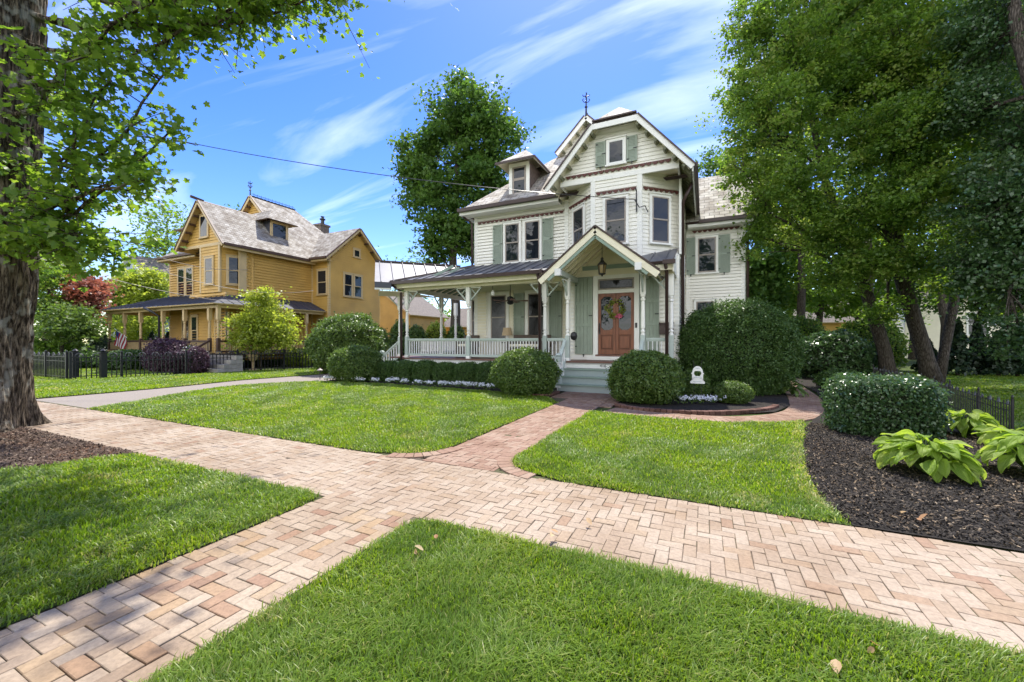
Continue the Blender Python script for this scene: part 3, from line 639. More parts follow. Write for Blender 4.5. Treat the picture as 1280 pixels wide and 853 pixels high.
# ------------------------------------------------------------------ house kit
class Fr:
    """a wall's frame: a runs along the wall, w stands out of it, z is up"""
    def __init__(s, o, u, n): s.o, s.u, s.n = Vector(o), Vector(u).normalized(), Vector(n).normalized()
    def p(s, a, w, z): return s.o+s.u*a+s.n*w+Vector((0, 0, z))
def front(Y): return Fr((0, Y, 0), (1, 0, 0), (0, -1, 0))
def rightw(X): return Fr((X, 0, 0), (0, 1, 0), (1, 0, 0))
def leftw(X): return Fr((X, 0, 0), (0, -1, 0), (-1, 0, 0))
def between(p, q):
    u = Vector((q[0]-p[0], q[1]-p[1], 0)).normalized(); return Fr((p[0], p[1], 0), u, (u.y, -u.x, 0)), math.hypot(q[0]-p[0], q[1]-p[1])
def fbox(mb, f, a0, a1, w0, w1, z0, z1, mat=0):
    vs = [f.p(a, w, z) for z in (z0, z1) for a, w in ((a0, w0), (a1, w0), (a1, w1), (a0, w1))]
    return mb.add(vs, [(3,2,1,0),(4,5,6,7),(0,1,5,4),(1,2,6,5),(2,3,7,6),(3,0,4,7)], mat)
def clap0(mb, f, poly, mat=0, pitch=0.12, d=0.021):
    """lapped boards over a convex wall polygon given as (a, z)"""
    zs = [z for a, z in poly]; z0, z1 = min(zs), max(zs)
    def ext(z):
        xs = []
        for i in range(len(poly)):
            (a, p), (b, q) = poly[i], poly[(i+1) % len(poly)]
            if abs(p-q) < 1e-9:
                if abs(z-p) < 1e-6: xs += [a, b]
            elif min(p, q)-1e-7 <= z <= max(p, q)+1e-7: xs.append(a+(b-a)*(z-p)/(q-p))
        return min(xs), max(xs)
    cuts = sorted(set([z0+i*pitch for i in range(int((z1-z0)/pitch)+1)]+[z1]+[z for z in zs]))
    cuts = [c for i, c in enumerate(cuts) if i == 0 or c-cuts[i-1] > 1e-4]
    for a, b in zip(cuts, cuts[1:]):
        l0, r0 = ext(a+1e-5); l1, r1 = ext(b-1e-5); fr = ((a-z0)/pitch) % 1; fr = 0.0 if fr > 0.998 else fr; w0 = d*(1-fr)+0.003; w1 = max(w0-d*(b-a)/pitch, 0.002)
        mb.add([f.p(l0, w0, a), f.p(r0, w0, a), f.p(r1, w1, b), f.p(l1, w1, b)], [(0, 1, 2, 3)], mat)
        if fr < 0.01 and b-a > 0.06:   # the lap: a lip and a rebate behind it
            g = w0-0.008; mb.add([f.p(x, w, z) for w, z in ((w0, a), (g, a), (g, a+0.03), (0.0, a+0.03)) for x in (l0, r0)], [(0, 1, 3, 2), (2, 3, 5, 4), (4, 5, 7, 6)], mat)
    mb.add([f.p(a, -0.05, z) for a, z in poly], [list(range(len(poly)))], mat)
clap = clap0
def window(f, a0, a1, z0, z1, parent, casing='trim', sash='sash', pane='glass', cw=0.085, two=True, label=None, w=0.047, mull=0, sill=True, head=True):
    mb = MB(); o = 0.03+w
    fbox(mb, f, a0-cw, a0, w-0.02, o, z0-0.02, z1+cw); fbox(mb, f, a1, a1+cw, w-0.02, o, z0-0.02, z1+cw)
    fbox(mb, f, a0, a1, w-0.02, o, z1, z1+cw)
    if head: fbox(mb, f, a0-cw-0.03, a1+cw+0.03, w-0.02, o+0.03, z1+cw+0.002, z1+cw+0.035)
    s = 0.045; zm = (z0+z1)/2
    rows = [(z0, zm+0.02, 0.008), (zm-0.015, z1, 0.024)] if two else [(z0, z1, 0.02)]
    pn = MB(); fbox(mb, f, a0, a1, w-0.015, w+0.004, z0, z1, 2)
    for i, (b, t, ww) in enumerate(rows):
        e0, e1 = w+ww-0.004, w+ww+0.016-0.001*i
        fbox(mb, f, a0+0.001, a0+s, e0, e1, b, t, 1); fbox(mb, f, a1-s, a1-0.001, e0, e1, b, t, 1)
        fbox(mb, f, a0+s, a1-s, e0, e1, b, b+s, 1); fbox(mb, f, a0+s, a1-s, e0, e1, t-s*0.9, t, 1)
        for k in range(mull):
            am = a0+(a1-a0)*(k+1)/(mull+1); fbox(mb, f, am-0.012, am+0.012, e0, e1-0.002, b+s, t-s, 1)
        j = [random.gauss(0, 0.0022) for _ in range(4)]; g = w+ww+0.008
        pn.add([f.p(a0+s, g+j[0], b+s), f.p(a1-s, g+j[1], b+s), f.p(a1-s, g+j[2], t-s*0.9), f.p(a0+s, g+j[3], t-s*0.9)], [(0, 1, 2, 3)])
    wo = mb.build('window', [casing, sash, 'iron'], parent)
    if label: wo['label'] = label
    pn.build('pane', pane, wo)
    if sill:
        sb = MB(); fbox(sb, f, a0-cw-0.03, a1+cw+0.03, w-0.02, o+0.05, z0-0.075, z0-0.021); sb.build('sill', casing, wo)
    return wo
def shutter(f, a0, a1, z0, z1, parent, mat='sage', w=0.047, bars=(0.5,), plank=False):
    mb = MB(); s = 0.055; o = w+0.035
    fbox(mb, f, a0, a0+s, w, o, z0, z1); fbox(mb, f, a1-s, a1, w, o, z0, z1)
    ys = [0]+list(bars)+[1]
    for t in ys:
        zc = z0+(z1-z0)*t; lo, hi = max(zc-0.05, z0), min(zc+0.05, z1); fbox(mb, f, a0+s, a1-s, w, o-0.001, lo, hi)
    if plank:
        k = 4
        for i in range(k):
            b0 = a0+s+(a1-a0-2*s)*i/k; b1 = a0+s+(a1-a0-2*s)*(i+1)/k; fbox(mb, f, b0+0.004, b1-0.004, w, o-0.016, z0+0.02, z1-0.02)
    else:
        n = int((z1-z0-0.1)/0.045)
        for i in range(n):
            zc = z0+0.06+i*0.045; fbox(mb, f, a0+s, a1-s, w, o-0.013, zc, zc+0.036)
    so = mb.build('shutter', mat, parent)
    hw = MB(); 
    for t in (0.1, 0.9): fbox(hw, f, a0+0.01, a0+0.07, o, o+0.008, z0+(z1-z0)*t-0.02, z0+(z1-z0)*t+0.02)
    zc = z0+(z1-z0)*0.5; fbox(hw, f, a1-0.12, a1+0.0, o, o+0.010, zc-0.015, zc+0.015)
    ac = (a0+a1)/2; fbox(hw, f, ac-0.012, ac+0.012, w, o+0.01, z0-0.09, z0-0.002); fbox(hw, f, ac-0.03, ac+0.03, o, o+0.02, z0-0.04, z0-0.01)
    hw.build('hardware', 'iron', so); return so
def scallop(f, a0, a1, z, parent, mat='maroon', h=0.14, pw=0.19, w=0.046):
    n = max(2, round((a1-a0)/pw)); top = z+h*0.10; mb = MB(); S8 = 6
    pts = [f.p(a0, w, top)]
    lo = []
    for i in range(n):
        for k in range(S8+1):
            t = k/S8; lo.append((a0+(a1-a0)*(i+t)/n, z-h*0.62*math.sin(math.pi*t)**0.8 if 0 < t < 1 else z))
    for (x0, q0), (x1, q1) in zip(lo, lo[1:]):
        if x1-x0 < 1e-6: continue
        mb.add([f.p(x0, w+0.02, q0), f.p(x1, w+0.02, q1), f.p(x1, w+0.02, top), f.p(x0, w+0.02, top), f.p(x0, w-0.01, q0), f.p(x1, w-0.01, q1), f.p(x1, w-0.01, top), f.p(x0, w-0.01, top)],
               [(0, 1, 2, 3), (5, 4, 7, 6), (4, 5, 1, 0), (3, 2, 6, 7)])
    mb.build('scalloped_trim', mat, parent)
def corner(mb, x, y, z0, z1, sx, sy, mat=0, s=0.12):
    """corner board: two faces standing 12 mm proud"""
    mb.box(min(x-sx*s, x+sx*0.028), max(x-sx*s, x+sx*0.028), min(y, y+sy*0.028), max(y, y+sy*0.028), z0, z1, mat)
    mb.box(min(x, x+sx*0.026), max(x, x+sx*0.026), min(y-sy*s, y), max(y-sy*s, y), z0, z1, mat)
def rake(parent, p, q, out, mats, nb=5, name='rake_board', brk=True, w=0.05, h=0.16, bd=0.34):
    """barge board along a gable's sloping edge, a dark drip on it and lookout brackets under it"""
    p, q, o = Vector(p), Vector(q), Vector(out); mb = MB()
    mb.beam(p, q, w, h, 0); u = (q-p).normalized(); up = Vector((0, 0, 1))-u*u.z; up.normalize()
    mb.beam(p+up*(h/2+0.012)+o*0.012, q+up*(h/2+0.012)+o*0.012, w+0.05, 0.045, 1)
    ob = mb.build(name, mats[:2], parent)
    if brk:
        for i in range(nb):
            c = p+(q-p)*((i+0.6)/(nb+0.1))-up*0.10; b = MB(); b.beam(c-o*0.02, c-o*bd, 0.09, 0.11, 0, up=up)
            b.build('lookout', mats[2], parent)
def seams(mb, a, b, c, d, step=0.45, mat=0, h=0.03, w=0.022):
    """standing seams on a roof plane: a-b is the eave, d-c the top edge above it"""
    a, b, c, d = map(Vector, (a, b, c, d)); n = (b-a).cross(d-a).normalized()
    if n.z < 0: n = -n
    L0, L1 = (b-a).length, (c-d).length; k = max(1, int(max(L0, L1)/step))
    for i in range(k+1):
        t = i/k; p, q = a+(b-a)*t, d+(c-d)*t
        if (q-p).length > 0.05: mb.beam(p+n*h*0.5, q+n*h*0.5, w, h, mat, up=n)
def clipseam(mb, poly, dirv, step, mat=0, h=0.03, w=0.022):
    """seams running along dirv over a planar roof polygon"""
    P = [Vector(p) for p in poly]; n = (P[1]-P[0]).cross(P[-1]-P[0]).normalized()
    if n.z < 0: n = -n
    dv = Vector(dirv); dv = (dv-n*dv.dot(n)).normalized(); s = n.cross(dv)
    q = [(x.dot(s), x.dot(dv)) for x in P]; off = P[0].dot(n); lo, hi = min(a for a, _ in q), max(a for a, _ in q)
    a = lo+step*0.5
    while a < hi:
        ys = []
        for i in range(len(q)):
            (a0, b0), (a1, b1) = q[i], q[(i+1) % len(q)]
            if (a0 > a) != (a1 > a): ys.append(b0+(b1-b0)*(a-a0)/(a1-a0))
        if len(ys) >= 2:
            p0, p1 = s*a+dv*min(ys)+n*(off+h/2), s*a+dv*max(ys)+n*(off+h/2); mb.beam(p0, p1, w, h, mat, up=n)
        a += step
def post(parent, x, y, z0, z1, mats=('trim', 'palesage'), s=0.15, label=None):
    mb = MB(); H = z1-z0; a = s/2
    mb.box(x-a, x+a, y-a, y+a, z0, z0+0.10, 0); mb.box(x-a*0.86, x+a*0.86, y-a*0.86, y+a*0.86, z0+0.10, z0+0.80, 1)
    mb.box(x-a, x+a, y-a, y+a, z1-0.62, z1, 0)
    b = z0+0.80; T = z1-0.62-b; r = s*0.36
    mb.lathe([(r*1.25, 0), (r*1.25, T*0.03), (r*0.8, T*0.045), (r*0.8, T*0.07), (r*1.2, T*0.085), (r*1.2, T*0.115), (r*0.78, T*0.13), (r*0.78, T*0.16), (r*1.12, T*0.18), (r*1.1, T*0.5), (r*0.92, T*0.80),
              (r*0.78, T*0.815), (r*0.78, T*0.84), (r*1.25, T*0.855), (r*1.25, T*0.89), (r*0.8, T*0.905), (r*0.8, T*0.93), (r*1.3, T*0.945), (r*1.3, T)], (x, y, b), 14, 0)
    o = mb.build('porch_post', mats, parent, bevel=0.006)
    if label: o['label'] = label
    return o
def brace(parent, x, y, z, d, mats=('palesage', 'trim'), L=0.48):
    """openwork bracket in the angle of a post and the beam above it"""
    d = Vector(d).normalized(); p = Vector((x, y, z)); mb = MB()
    a, b = p+d*0.08+Vector((0, 0, -L)), p+d*(L+0.04)+Vector((0, 0, -0.03))
    mb.beam(a, b, 0.035, 0.045, 0); mb.beam(p+d*0.09, p+d*0.09+Vector((0, 0, -L)), 0.035, 0.03, 0, up=d); mb.beam(p+d*0.07+Vector((0, 0, -0.02)), b, 0.035, 0.035, 1)
    mb.beam(p+d*0.10+Vector((0, 0, -0.04)), (a+b)/2, 0.03, 0.03, 0)
    mb.build('bracket', mats, parent)
def railing(parent, p, q, z0, z1, mats=('palesage', 'white'), step=0.105, bw=0.042, label=None, dz=0.0):
    """rail from p to q (xy), bottom z0 to top z1; dz lifts the q end for stairs"""
    mb = MB(); p, q = Vector((*p, 0)), Vector((*q, 0)); v = Vector((0, 0, 1)); D = Vector((0, 0, dz))
    mb.beam(p+v*(z1-0.035), q+v*(z1-0.035)+D, 0.10, 0.055, 0); mb.beam(p+v*(z1-0.085), q+v*(z1-0.085)+D, 0.05, 0.045, 0)
    mb.beam(p+v*(z0+0.05), q+v*(z0+0.05)+D, 0.06, 0.09, 0)
    n = max(2, int((q-p).length/step)); u = (q-p)/n
    for i in range(n):
        c = p+u*(i+0.5); e = D*((i+0.5)/n); mb.beam(c+v*(z0+0.09)+e, c+v*(z1-0.10)+e, bw, 0.024, 1, up=(q-p).normalized())
    o = mb.build('railing', mats, parent)
    if label: o['label'] = label
    return o
def pipe(parent, pts, r=0.045, mat='brown', name='downspout'):
    return MB().tube(pts, r, 8).build(name, mat, parent, smooth=True)

def house_body(root, dx, c):
    def clap(mb, f, poly, mat=0): clap0(mb, f, poly, mat, c['pitch'], c['lap']*(0.8 if max(p[1] for p in poly) > 6.8 else 1.75))
    X = lambda x: x+dx
    sd, tr = c['siding'], c['trim']; wy = c['wing_y']; wz, wr = c['wing_z'], c['wing_ridge']; we = c['wing_x']; yb = wy+4.6
    yr = (wy-0.5+yb+0.5)/2
    # --- clapboard walls, one part per facade
    mb = MB(); clap(mb, front(14.6), [(X(-8.55), 0.4), (X(-0.72), 0.4), (X(-0.72), 6.75), (X(-8.55), 6.75)]); mb.build('wall', sd, root)
    mb = MB(); clap(mb, leftw(X(-8.55)), [(-23.4, 0.4), (-14.6, 0.4), (-14.6, 6.75), (-23.4, 6.75)]); mb.build('wall', sd, root); MB().box(X(-8.5), X(-0.8), 23.3, 23.4, 0.4, 6.75).build('back_wall', sd, root)
    mb = MB(); clap(mb, rightw(X(-0.72)), [(14.6, 0.4), (wy, 0.4), (wy, 6.75), (14.6, 6.75)]); mb.build('wall', sd, root)
    mb = MB(); clap(mb, front(13.55), [(X(-4.15), 0.5), (X(-0.72), 0.5), (X(-0.72), 4.18), (X(-4.15), 4.18)]); clap(mb, leftw(X(-4.15)), [(-14.6, 0.5), (-13.55, 0.5), (-13.55, 4.18), (-14.6, 4.18)]); clap(mb, rightw(X(-0.72)), [(13.55, 0.5), (14.59, 0.5), (14.59, 4.18), (13.55, 4.18)]); mb.build('vestibule_wall', sd, root)
    # two-storey bay
    bp = [(X(x), y) for x, y in c['bay']]; mb = MB(); bf = []
    for p, q in zip(bp, bp[1:]):
        f, ln = between(p, q); bf.append((f, ln)); clap(mb, f, [(0, 4.2), (ln, 4.2), (ln, 6.96), (0, 6.96)])
    mb.build('bay_wall', sd, root)
    mb = MB()
    for x, y in bp[1:3]: mb.box(x-0.075, x+0.075, y-0.032, y+0.06, 4.2, 6.95)
    for x, y in ((X(-8.55), 14.6),): corner(mb, x, y, 0.4, 6.72, -1, -1, s=0.13)
    mb.box(X(-4.70), X(-4.55), 14.565, 14.62, 4.2, 6.72); mb.box(X(-0.74), X(-0.70)+0.03, 14.2, 14.63, 4.3, 6.9)
    corner(mb, X(we), wy, 0.4, wz, 1, -1); mb.box(X(-0.68), X(-0.55), wy-0.03, wy+0.02, 0.4, wz)
    corner(mb, X(-4.15), 13.55, 0.87, 4.15, -1, -1, s=0.11); corner(mb, X(-0.72), 13.55, 0.87, 4.15, 1, -1, s=0.11)
    each(mb, 'corner_board', tr, root)
    # gable over the bay
    gx0, gx1, gm, sl = X(-4.5), X(-0.70), X(-2.6), 1.147
    top = 8.50 if c['clip'] else 9.05; hw = (9.27-0.05-top)/sl
    gp = [(gx0, 6.95), (gx1, 6.95), (gx1, 7.06), (gm+hw, top), (gm-hw, top), (gx0, 7.06)] if c['clip'] else [(gx0, 6.95), (gx1, 6.95), (gx1, 7.06), (gm+0.01, 9.2), (gm-0.01, 9.2), (gx0, 7.06)]
    mb = MB(); clap(mb, front(13.5), gp); mb.build('gable_wall', sd, root)
    mb = MB(); mb.box(gx0+0.02, gx1-0.02, 13.52, 14.58, 6.90, 6.95); mb.box(gx0, gx1, 13.462, 13.54, 6.80, 6.955, 1); mb.box(gx0-0.0, gx0+0.05, 13.54, 14.6, 6.80, 7.15, 1); mb.box(gx1-0.05, gx1, 13.54, 14.6, 6.80, 7.15, 1)
    each(mb, 'gable_soffit', [c['soffit'], tr], root)
    # roofs: slate tops, boarded undersides
    E, e0, e1, t = 6.8, X(-9.0), X(-0.22), 0.11; k = 1.007; rx = X(-4.61); rz = E+k*(rx-e0); gb = E+k*3.0
    xl, xr = e0+3.0, e1-3.0; yf = 14.1; yg = 17.6; RS = [c['roof'], c['soffit'], c['edge']]
    mb = MB(); mb.slab([(e0, yf, E), (e1, yf, E), (xr, yg, gb), (xl, yg, gb)], t, 0, 1, 2)
    mb.slab([(e0, 23.9, E), (e0, yf, E), (xl, yg, gb), (xl-0.02, yg-0.3, gb), (rx, yg-0.3, rz), (rx, 20.6, rz)], t, 0, 1, 2)
    mb.slab([(e1, yf, E), (e1, 23.9, E), (rx, 20.6, rz), (rx, yg-0.3, rz), (xr+0.02, yg-0.3, gb), (xr, yg, gb)], t, 0, 1, 2)
    mb.slab([(e1, 23.9, E), (e0, 23.9, E), (rx, 20.6, rz)], t, 0, 1, 2)
    roof = mb.build('roof', RS, root, uv=True)
    mb = MB(); f = front(yg); clap(mb, f, [(xl, gb), (xr, gb), (rx, rz)]); mb.build('gablet_wall', sd, root)
    for a in (xl, xr): rake(root, (a+(0.06 if a == xl else -0.06), yg-0.33, gb-0.04), (rx, yg-0.33, rz-0.09), (0, -1, 0), [tr, c['edge'], c['bracket']], 4, h=0.18, brk=True)
    gz, gy = 6.77, 13.12; gl, gr = gm-2.28, gm+2.28; gz1 = gz+sl*2.28
    mb = MB()
    if c['clip']:
        zc = 8.62; hc = (gz1-zc)/sl
        mb.slab([(gl, gy, gz), (gm-hc, gy, zc), (gm, 14.0, gz1), (gm, 17.4, gz1), (gl, 17.4, gz)][::-1], t, 0, 1, 2)
        mb.slab([(gr, gy, gz), (gr, 17.4, gz), (gm, 17.4, gz1), (gm, 14.0, gz1), (gm+hc, gy, zc)][::-1], t, 0, 1, 2)
        mb.slab([(gm-hc, gy, zc), (gm+hc, gy, zc), (gm, 14.0, gz1)], t, 0, 1, 2)
    else:
        hc = 0
        for s, g in ((-1, gl), (1, gr)): mb.slab([(g, gy, gz), (gm, gy, gz1), (gm, 17.4, gz1), (g, 17.4, gz)], t, 0, 1, 2)
    mb.build('gable_roof', RS, root, uv=True)
    ru = Vector((1, 0, sl)).normalized(); off = 0.13
    zt = gz1-sl*hc-off if c['clip'] else gz1-off
    rake(root, (gl-0.02, gy, gz-off-0.02), (gm-hc, gy, zt), (0, -1, 0), [tr, c['edge'], c['bracket']], 6)
    rake(root, (gr+0.02, gy, gz-off-0.02), (gm+hc, gy, zt), (0, -1, 0), [tr, c['edge'], c['bracket']], 6)
    if c['clip']:
        mb = MB(); mb.box(gm-hc-0.02, gm+hc+0.02, gy-0.026, gy+0.026, 8.62-t-0.16, 8.62-t+0.01, 0); mb.box(gm-hc-0.03, gm+hc+0.03, gy-0.05, gy+0.05, 8.60, 8.645, 1); mb.build('rake_board', [tr, c['edge']], root)
    else:
        mb = MB(); mb.beam((gm, gy-0.35, gz1+0.06), (gm, gy+0.3, gz1-0.02), 0.10, 0.12); mb.build('ridge_horn', c['edge'], root)
    # eaves: dark gutters on white fascia, rafters under the right eave
    mb = MB(); mb.box(e0-0.02, gl+0.1, yf-0.14, yf-0.01, E-0.10, E+0.03, 0); mb.box(e0-0.02, e0+0.10, yf, 23.9, E-0.10, E+0.03, 0); mb.box(gr+0.03, gr+0.15, gy+0.06, 23.9, gz-0.13, gz-0.0, 0)
    each(mb, 'gutter', c['edge'], root)
    mb = MB(); mb.box(e0+0.02, gl+0.1, yf+0.0, yf+0.03, E-0.22, E-0.105); mb.box(e0, e0+0.03, yf, 23.9, E-0.22, E-0.105); mb.box(e0+0.03, gl+0.05, yf+0.03, 14.6, E-0.215, E-0.19)
    mb.box(gr-0.01, gr+0.028, gy+0.05, 23.9, gz-0.26, gz-0.12); each(mb, 'fascia', tr, root)
    mb = MB()
    for i in range(14):
        mb = MB(); mb.beam((gr-0.04, gy+0.45+i*0.32, gz-0.16), (gx1-0.02, gy+0.45+i*0.32, gz+0.24), 0.05, 0.10); mb.build('rafter_tail', c['raft'], root)
    # front dormer
    d0, d1, dy, dz0, dz1 = X(-7.08), X(-6.20), 14.78, 7.2, 8.56
    mb = MB(); f = front(dy); fbox(mb, f, d0, d0+0.14, -0.03, 0.02, dz0, dz1, 0); fbox(mb, f, d1-0.14, d1, -0.03, 0.02, dz0, dz1, 0); fbox(mb, f, d0, d1, -0.03, 0.018, dz1-0.14, dz1, 0); fbox(mb, f, d0-0.05, d1+0.05, -0.05, 0.05, dz0-0.02, dz0+0.13, 0)
    for x in (d0+0.02, d1-0.02): mb.add([(x, dy+0.02, dz0), (x, dy+0.02, dz1), (x, dy+1.7, dz1)], [(0, 1, 2)], 1)
    dm = mb.build('dormer', [tr, 'darkwood'], root)
    mb = MB(); ew, ez, ay, az_ = 0.38, 8.52, 15.45, 9.36; am = (d0+d1)/2
    mb.slab([(d0-ew, dy-0.42, ez), (d1+ew, dy-0.42, ez), (am, ay, az_)], 0.07, 0, 1, 2)
    mb.slab([(d0-ew, dy-0.42, ez), (am, ay, az_), (am, 17.2, az_), (d0-ew, 16.6, ez)], 0.07, 0, 1, 2); mb.slab([(d1+ew, dy-0.42, ez), (d1+ew, 16.6, ez), (am, 17.2, az_), (am, ay, az_)], 0.07, 0, 1, 2)
    mb.build('dormer_roof', [c['roof'], c['soffit'], tr], dm, uv=True)
    mb = MB(); mb.box(d0-ew-0.03, d1+ew+0.03, dy-0.46, dy-0.42, ez-0.06, ez+0.02); mb.box(d1+ew, d1+ew+0.03, dy-0.42, 16.4, ez-0.06, ez+0.02); each(mb, 'gutter', c['edge'], dm)
    mb = MB(); s = 0.05; a0, a1 = d0+0.16, d1-0.16; zz = ((dz0+0.15, dz0+0.72), (dz0+0.72, dz1-0.15)); pn = MB()
    for b, tt in zz:
        fbox(mb, f, a0, a0+s, -0.01, 0.012, b, tt); fbox(mb, f, a1-s, a1, -0.01, 0.012, b, tt); fbox(mb, f, a0+s, a1-s, -0.01, 0.011, b, b+s); fbox(mb, f, a0+s, a1-s, -0.01, 0.011, tt-s, tt)
        pn.add([f.p(a0+s, 0.0, b+s), f.p(a1-s, 0.0, b+s), f.p(a1-s, 0.0, tt-s), f.p(a0+s, 0.0, tt-s)], [(0, 1, 2, 3)])
    mb.build('sash', c['sash'], dm); pn.build('pane', 'glass', dm)
    # side wing with its roof
    W0, W1 = X(-0.68), X(we)
    mb = MB(); clap(mb, front(wy), [(W0, 0.4), (W1, 0.4), (W1, wz), (W0, wz)]); mb.build('wing_wall', sd, root); MB().box(W0, W1-0.06, yb-0.1, yb, 0.4, wz).build('back_wall', sd, root)
    mb = MB(); clap(mb, rightw(W1), [(wy, 0.4), (yb, 0.4), (yb, wz), (yr, wz+(wr-wz)*0.98), (wy, wz)] if False else [(wy, 0.4), (yb, 0.4), (yb, wz), (yr+0.01, wr-0.12), (yr-0.01, wr-0.12), (wy, wz)]); mb.build('wing_gable_wall', sd, root)
    ez = wz-0.05; ov = 0.38
    mb = MB(); mb.slab([(X(-3.0), wy-0.5, ez), (W1+ov, wy-0.5, ez), (W1+ov, yr, wr), (X(-3.0), yr, wr)], t, 0, 1, 2); mb.slab([(W1+ov, yb+0.5, ez), (X(-3.0), yb+0.5, ez), (X(-3.0), yr, wr), (W1+ov, yr, wr)], t, 0, 1, 2)
    mb.build('wing_roof', RS, root, uv=True)
    mb = MB(); mb.box(X(-0.2), W1+ov+0.02, wy-0.63, wy-0.5, ez-0.10, ez+0.03, 0); each(mb, 'gutter', c['edge'], root)
    mb = MB(); mb.box(X(-0.6), W1+ov, wy-0.5, wy-0.47, ez-0.22, ez-0.105); mb.box(X(-0.6), W1+ov-0.05, wy-0.47, wy, ez-0.215, ez-0.19); each(mb, 'fascia', tr, root)
    for s, y0 in ((1, wy-0.5), (-1, yb+0.5)): rake(root, (W1+ov-0.02, y0, ez-0.12), (W1+ov-0.02, yr, wr-0.13), (1, 0, 0), [tr, c['edge'], c['bracket']], 5)
    # finial and ridge cresting
    mb = MB(); mb.tube([(rx, yg-0.3, rz-0.1), (rx, yg-0.3, rz+1.0)], [0.05, 0.014], 8); mb.lathe([(0.02, 0), (0.075, 0.06), (0.02, 0.12)], (rx, yg-0.3, rz+0.30), 10)
    for q in range(4):
        a = q*math.pi/2+0.4; v = Vector((math.cos(a), math.sin(a), 0)); b = Vector((rx, yg-0.3, rz+0.55)); mb.tube([b, b+v*0.10+Vector((0, 0, 0.03)), b+v*0.16+Vector((0, 0, 0.12)), b+v*0.11+Vector((0, 0, 0.17))], 0.018, 5)
        b = b+Vector((0, 0, 0.28)); mb.tube([b, b+v*0.12, b+v*0.15+Vector((0, 0, 0.06))], 0.02, 5)
    mb.build('finial', 'iron', root)
    mb = MB(); y = yg-0.05
    mb.box(rx-0.06, rx+0.06, yg-0.3, 20.6, rz-0.03, rz+0.03)
    while y < 20.5:
        mb.tube([(rx, y, rz), (rx, y, rz+0.24)], 0.012, 4); mb.tube([(rx, y, rz+0.03), (rx, y+0.13, rz+0.15), (rx, y+0.26, rz+0.03)], 0.010, 4); y += 0.26
    mb.beam((rx, yg-0.2, rz+0.17), (rx, 20.5, rz+0.17), 0.012, 0.02); mb.build('cresting', 'iron', root)
    return dict(bf=bf, W0=W0, W1=W1, yr=yr, yb=yb)

# ------------------------------------------------------------------ the white house
WH = thing('white_house', 'white clapboard house with sage shutters, steep front gable and wraparound porch', 'house', (-4.6, 16, 0))
cw = dict(siding='siding', trim='trim', soffit='cream', roof='slate', edge='brown', bracket='olive', raft='olive', sash='sash', wing_y=18.3, wing_z=6.3, wing_ridge=8.95, wing_x=1.42, clip=True, pitch=0.125, lap=0.022, bay=((-4.54, 14.6), (-3.36, 13.5), (-1.86, 13.5), (-0.70, 14.6)))
hb = house_body(WH, 0.0, cw)
F1 = front(14.6); FG = front(13.5); FV = front(13.55); FD = front(13.50); FWg = front(18.3)
w_ = lambda *a, **k: window(*a, WH, **k)
window(F1, -7.14, -6.54, 4.62, 6.10, WH, label='left window of the upper pair beside the gable'); window(F1, -6.28, -5.68, 4.62, 6.10, WH, label='right window of the upper pair beside the gable')
shutter(F1, -7.68, -7.26, 4.58, 6.14, WH); shutter(F1, -5.56, -5.14, 4.58, 6.14, WH)
mb = MB(); fbox(mb, F1, -6.43, -6.39, -0.01, 0.043, 4.60, 6.18); fbox(mb, F1, -7.25, -5.57, -0.01, 0.05, 4.42, 4.54); each(mb, 'window_apron', 'trim', WH)
scallop(F1, -8.40, -4.72, 6.34, WH)
scallop(FG, -4.30, -0.92, 7.10, WH)
(fl, ll), (fc, lc), (fr_, lr) = hb['bf']
for f, ln in hb['bf']: scallop(f, 0.10, ln-0.10, 6.40, WH)
window(fc, 0.42, 1.08, 4.68, 6.14, WH, label='middle window of the upper bay'); window(fl, 0.45, 1.10, 4.68, 6.14, WH, label='left slanted window of the upper bay'); window(fr_, 0.42, 1.06, 4.68, 6.14, WH, label='right slanted window of the upper bay')
window(FG, -2.85, -2.34, 7.27, 8.02, WH, two=False, sash='white', label='small square window in the gable', cw=0.06)
shutter(FG, -3.26, -2.93, 7.24, 8.06, WH); shutter(FG, -2.26, -1.93, 7.24, 8.06, WH)
window(FWg, -0.24, 0.42, 4.28, 5.66, WH, label='window of the side wing above the big shrub'); shutter(FWg, 0.50, 0.92, 4.22, 5.72, WH); shutter(FWg, -0.66, -0.34, 4.22, 5.72, WH)
scallop(FWg, -0.45, 1.25, 5.98, WH); window(FWg, -0.30, 0.36, 1.6, 3.1, WH, label='lower window of the side wing behind the shrub')
# ground floor openings on the porch
for a0, a1, lab in ((-7.78, -7.10, 'left tall window on the porch'), (-6.16, -5.42, 'right tall window on the porch')): window(F1, a0, a1, 1.55, 3.32, WH, pane='screen', label=lab, cw=0.12)
shutter(F1, -6.76, -6.32, 1.5, 3.36, WH, plank=True); shutter(F1, -5.28, -4.80, 1.5, 3.36, WH, plank=True)
mb = MB(); fbox(mb, F1, -7.0, -6.80, -0.02, 0.04, 0.9, 3.5); fbox(mb, F1, -8.42, -8.02, -0.02, 0.035, 0.9, 3.5); fbox(mb, F1, -4.76, -4.4, -0.02, 0.035, 0.9, 3.5); each(mb, 'wall_panel', 'cream', WH)
# little bay on the left side of the ground floor
mb = MB(); fb = front(16.2); clap(mb, fb, [(-9.7, 0.87), (-8.56, 0.87), (-8.56, 4.4), (-9.7, 4.4)]); clap(mb, leftw(-9.7), [(-19, 0.87), (-16.2, 0.87), (-16.2, 4.4), (-19, 4.4)]); mb.build('side_bay_wall', 'siding', WH)
window(fb, -9.62, -9.18, 1.5, 3.36, WH, pane='screen', cw=0.07, label='narrow window of the low side bay'); shutter(fb, -9.08, -8.66, 1.5, 3.36, WH, plank=True)
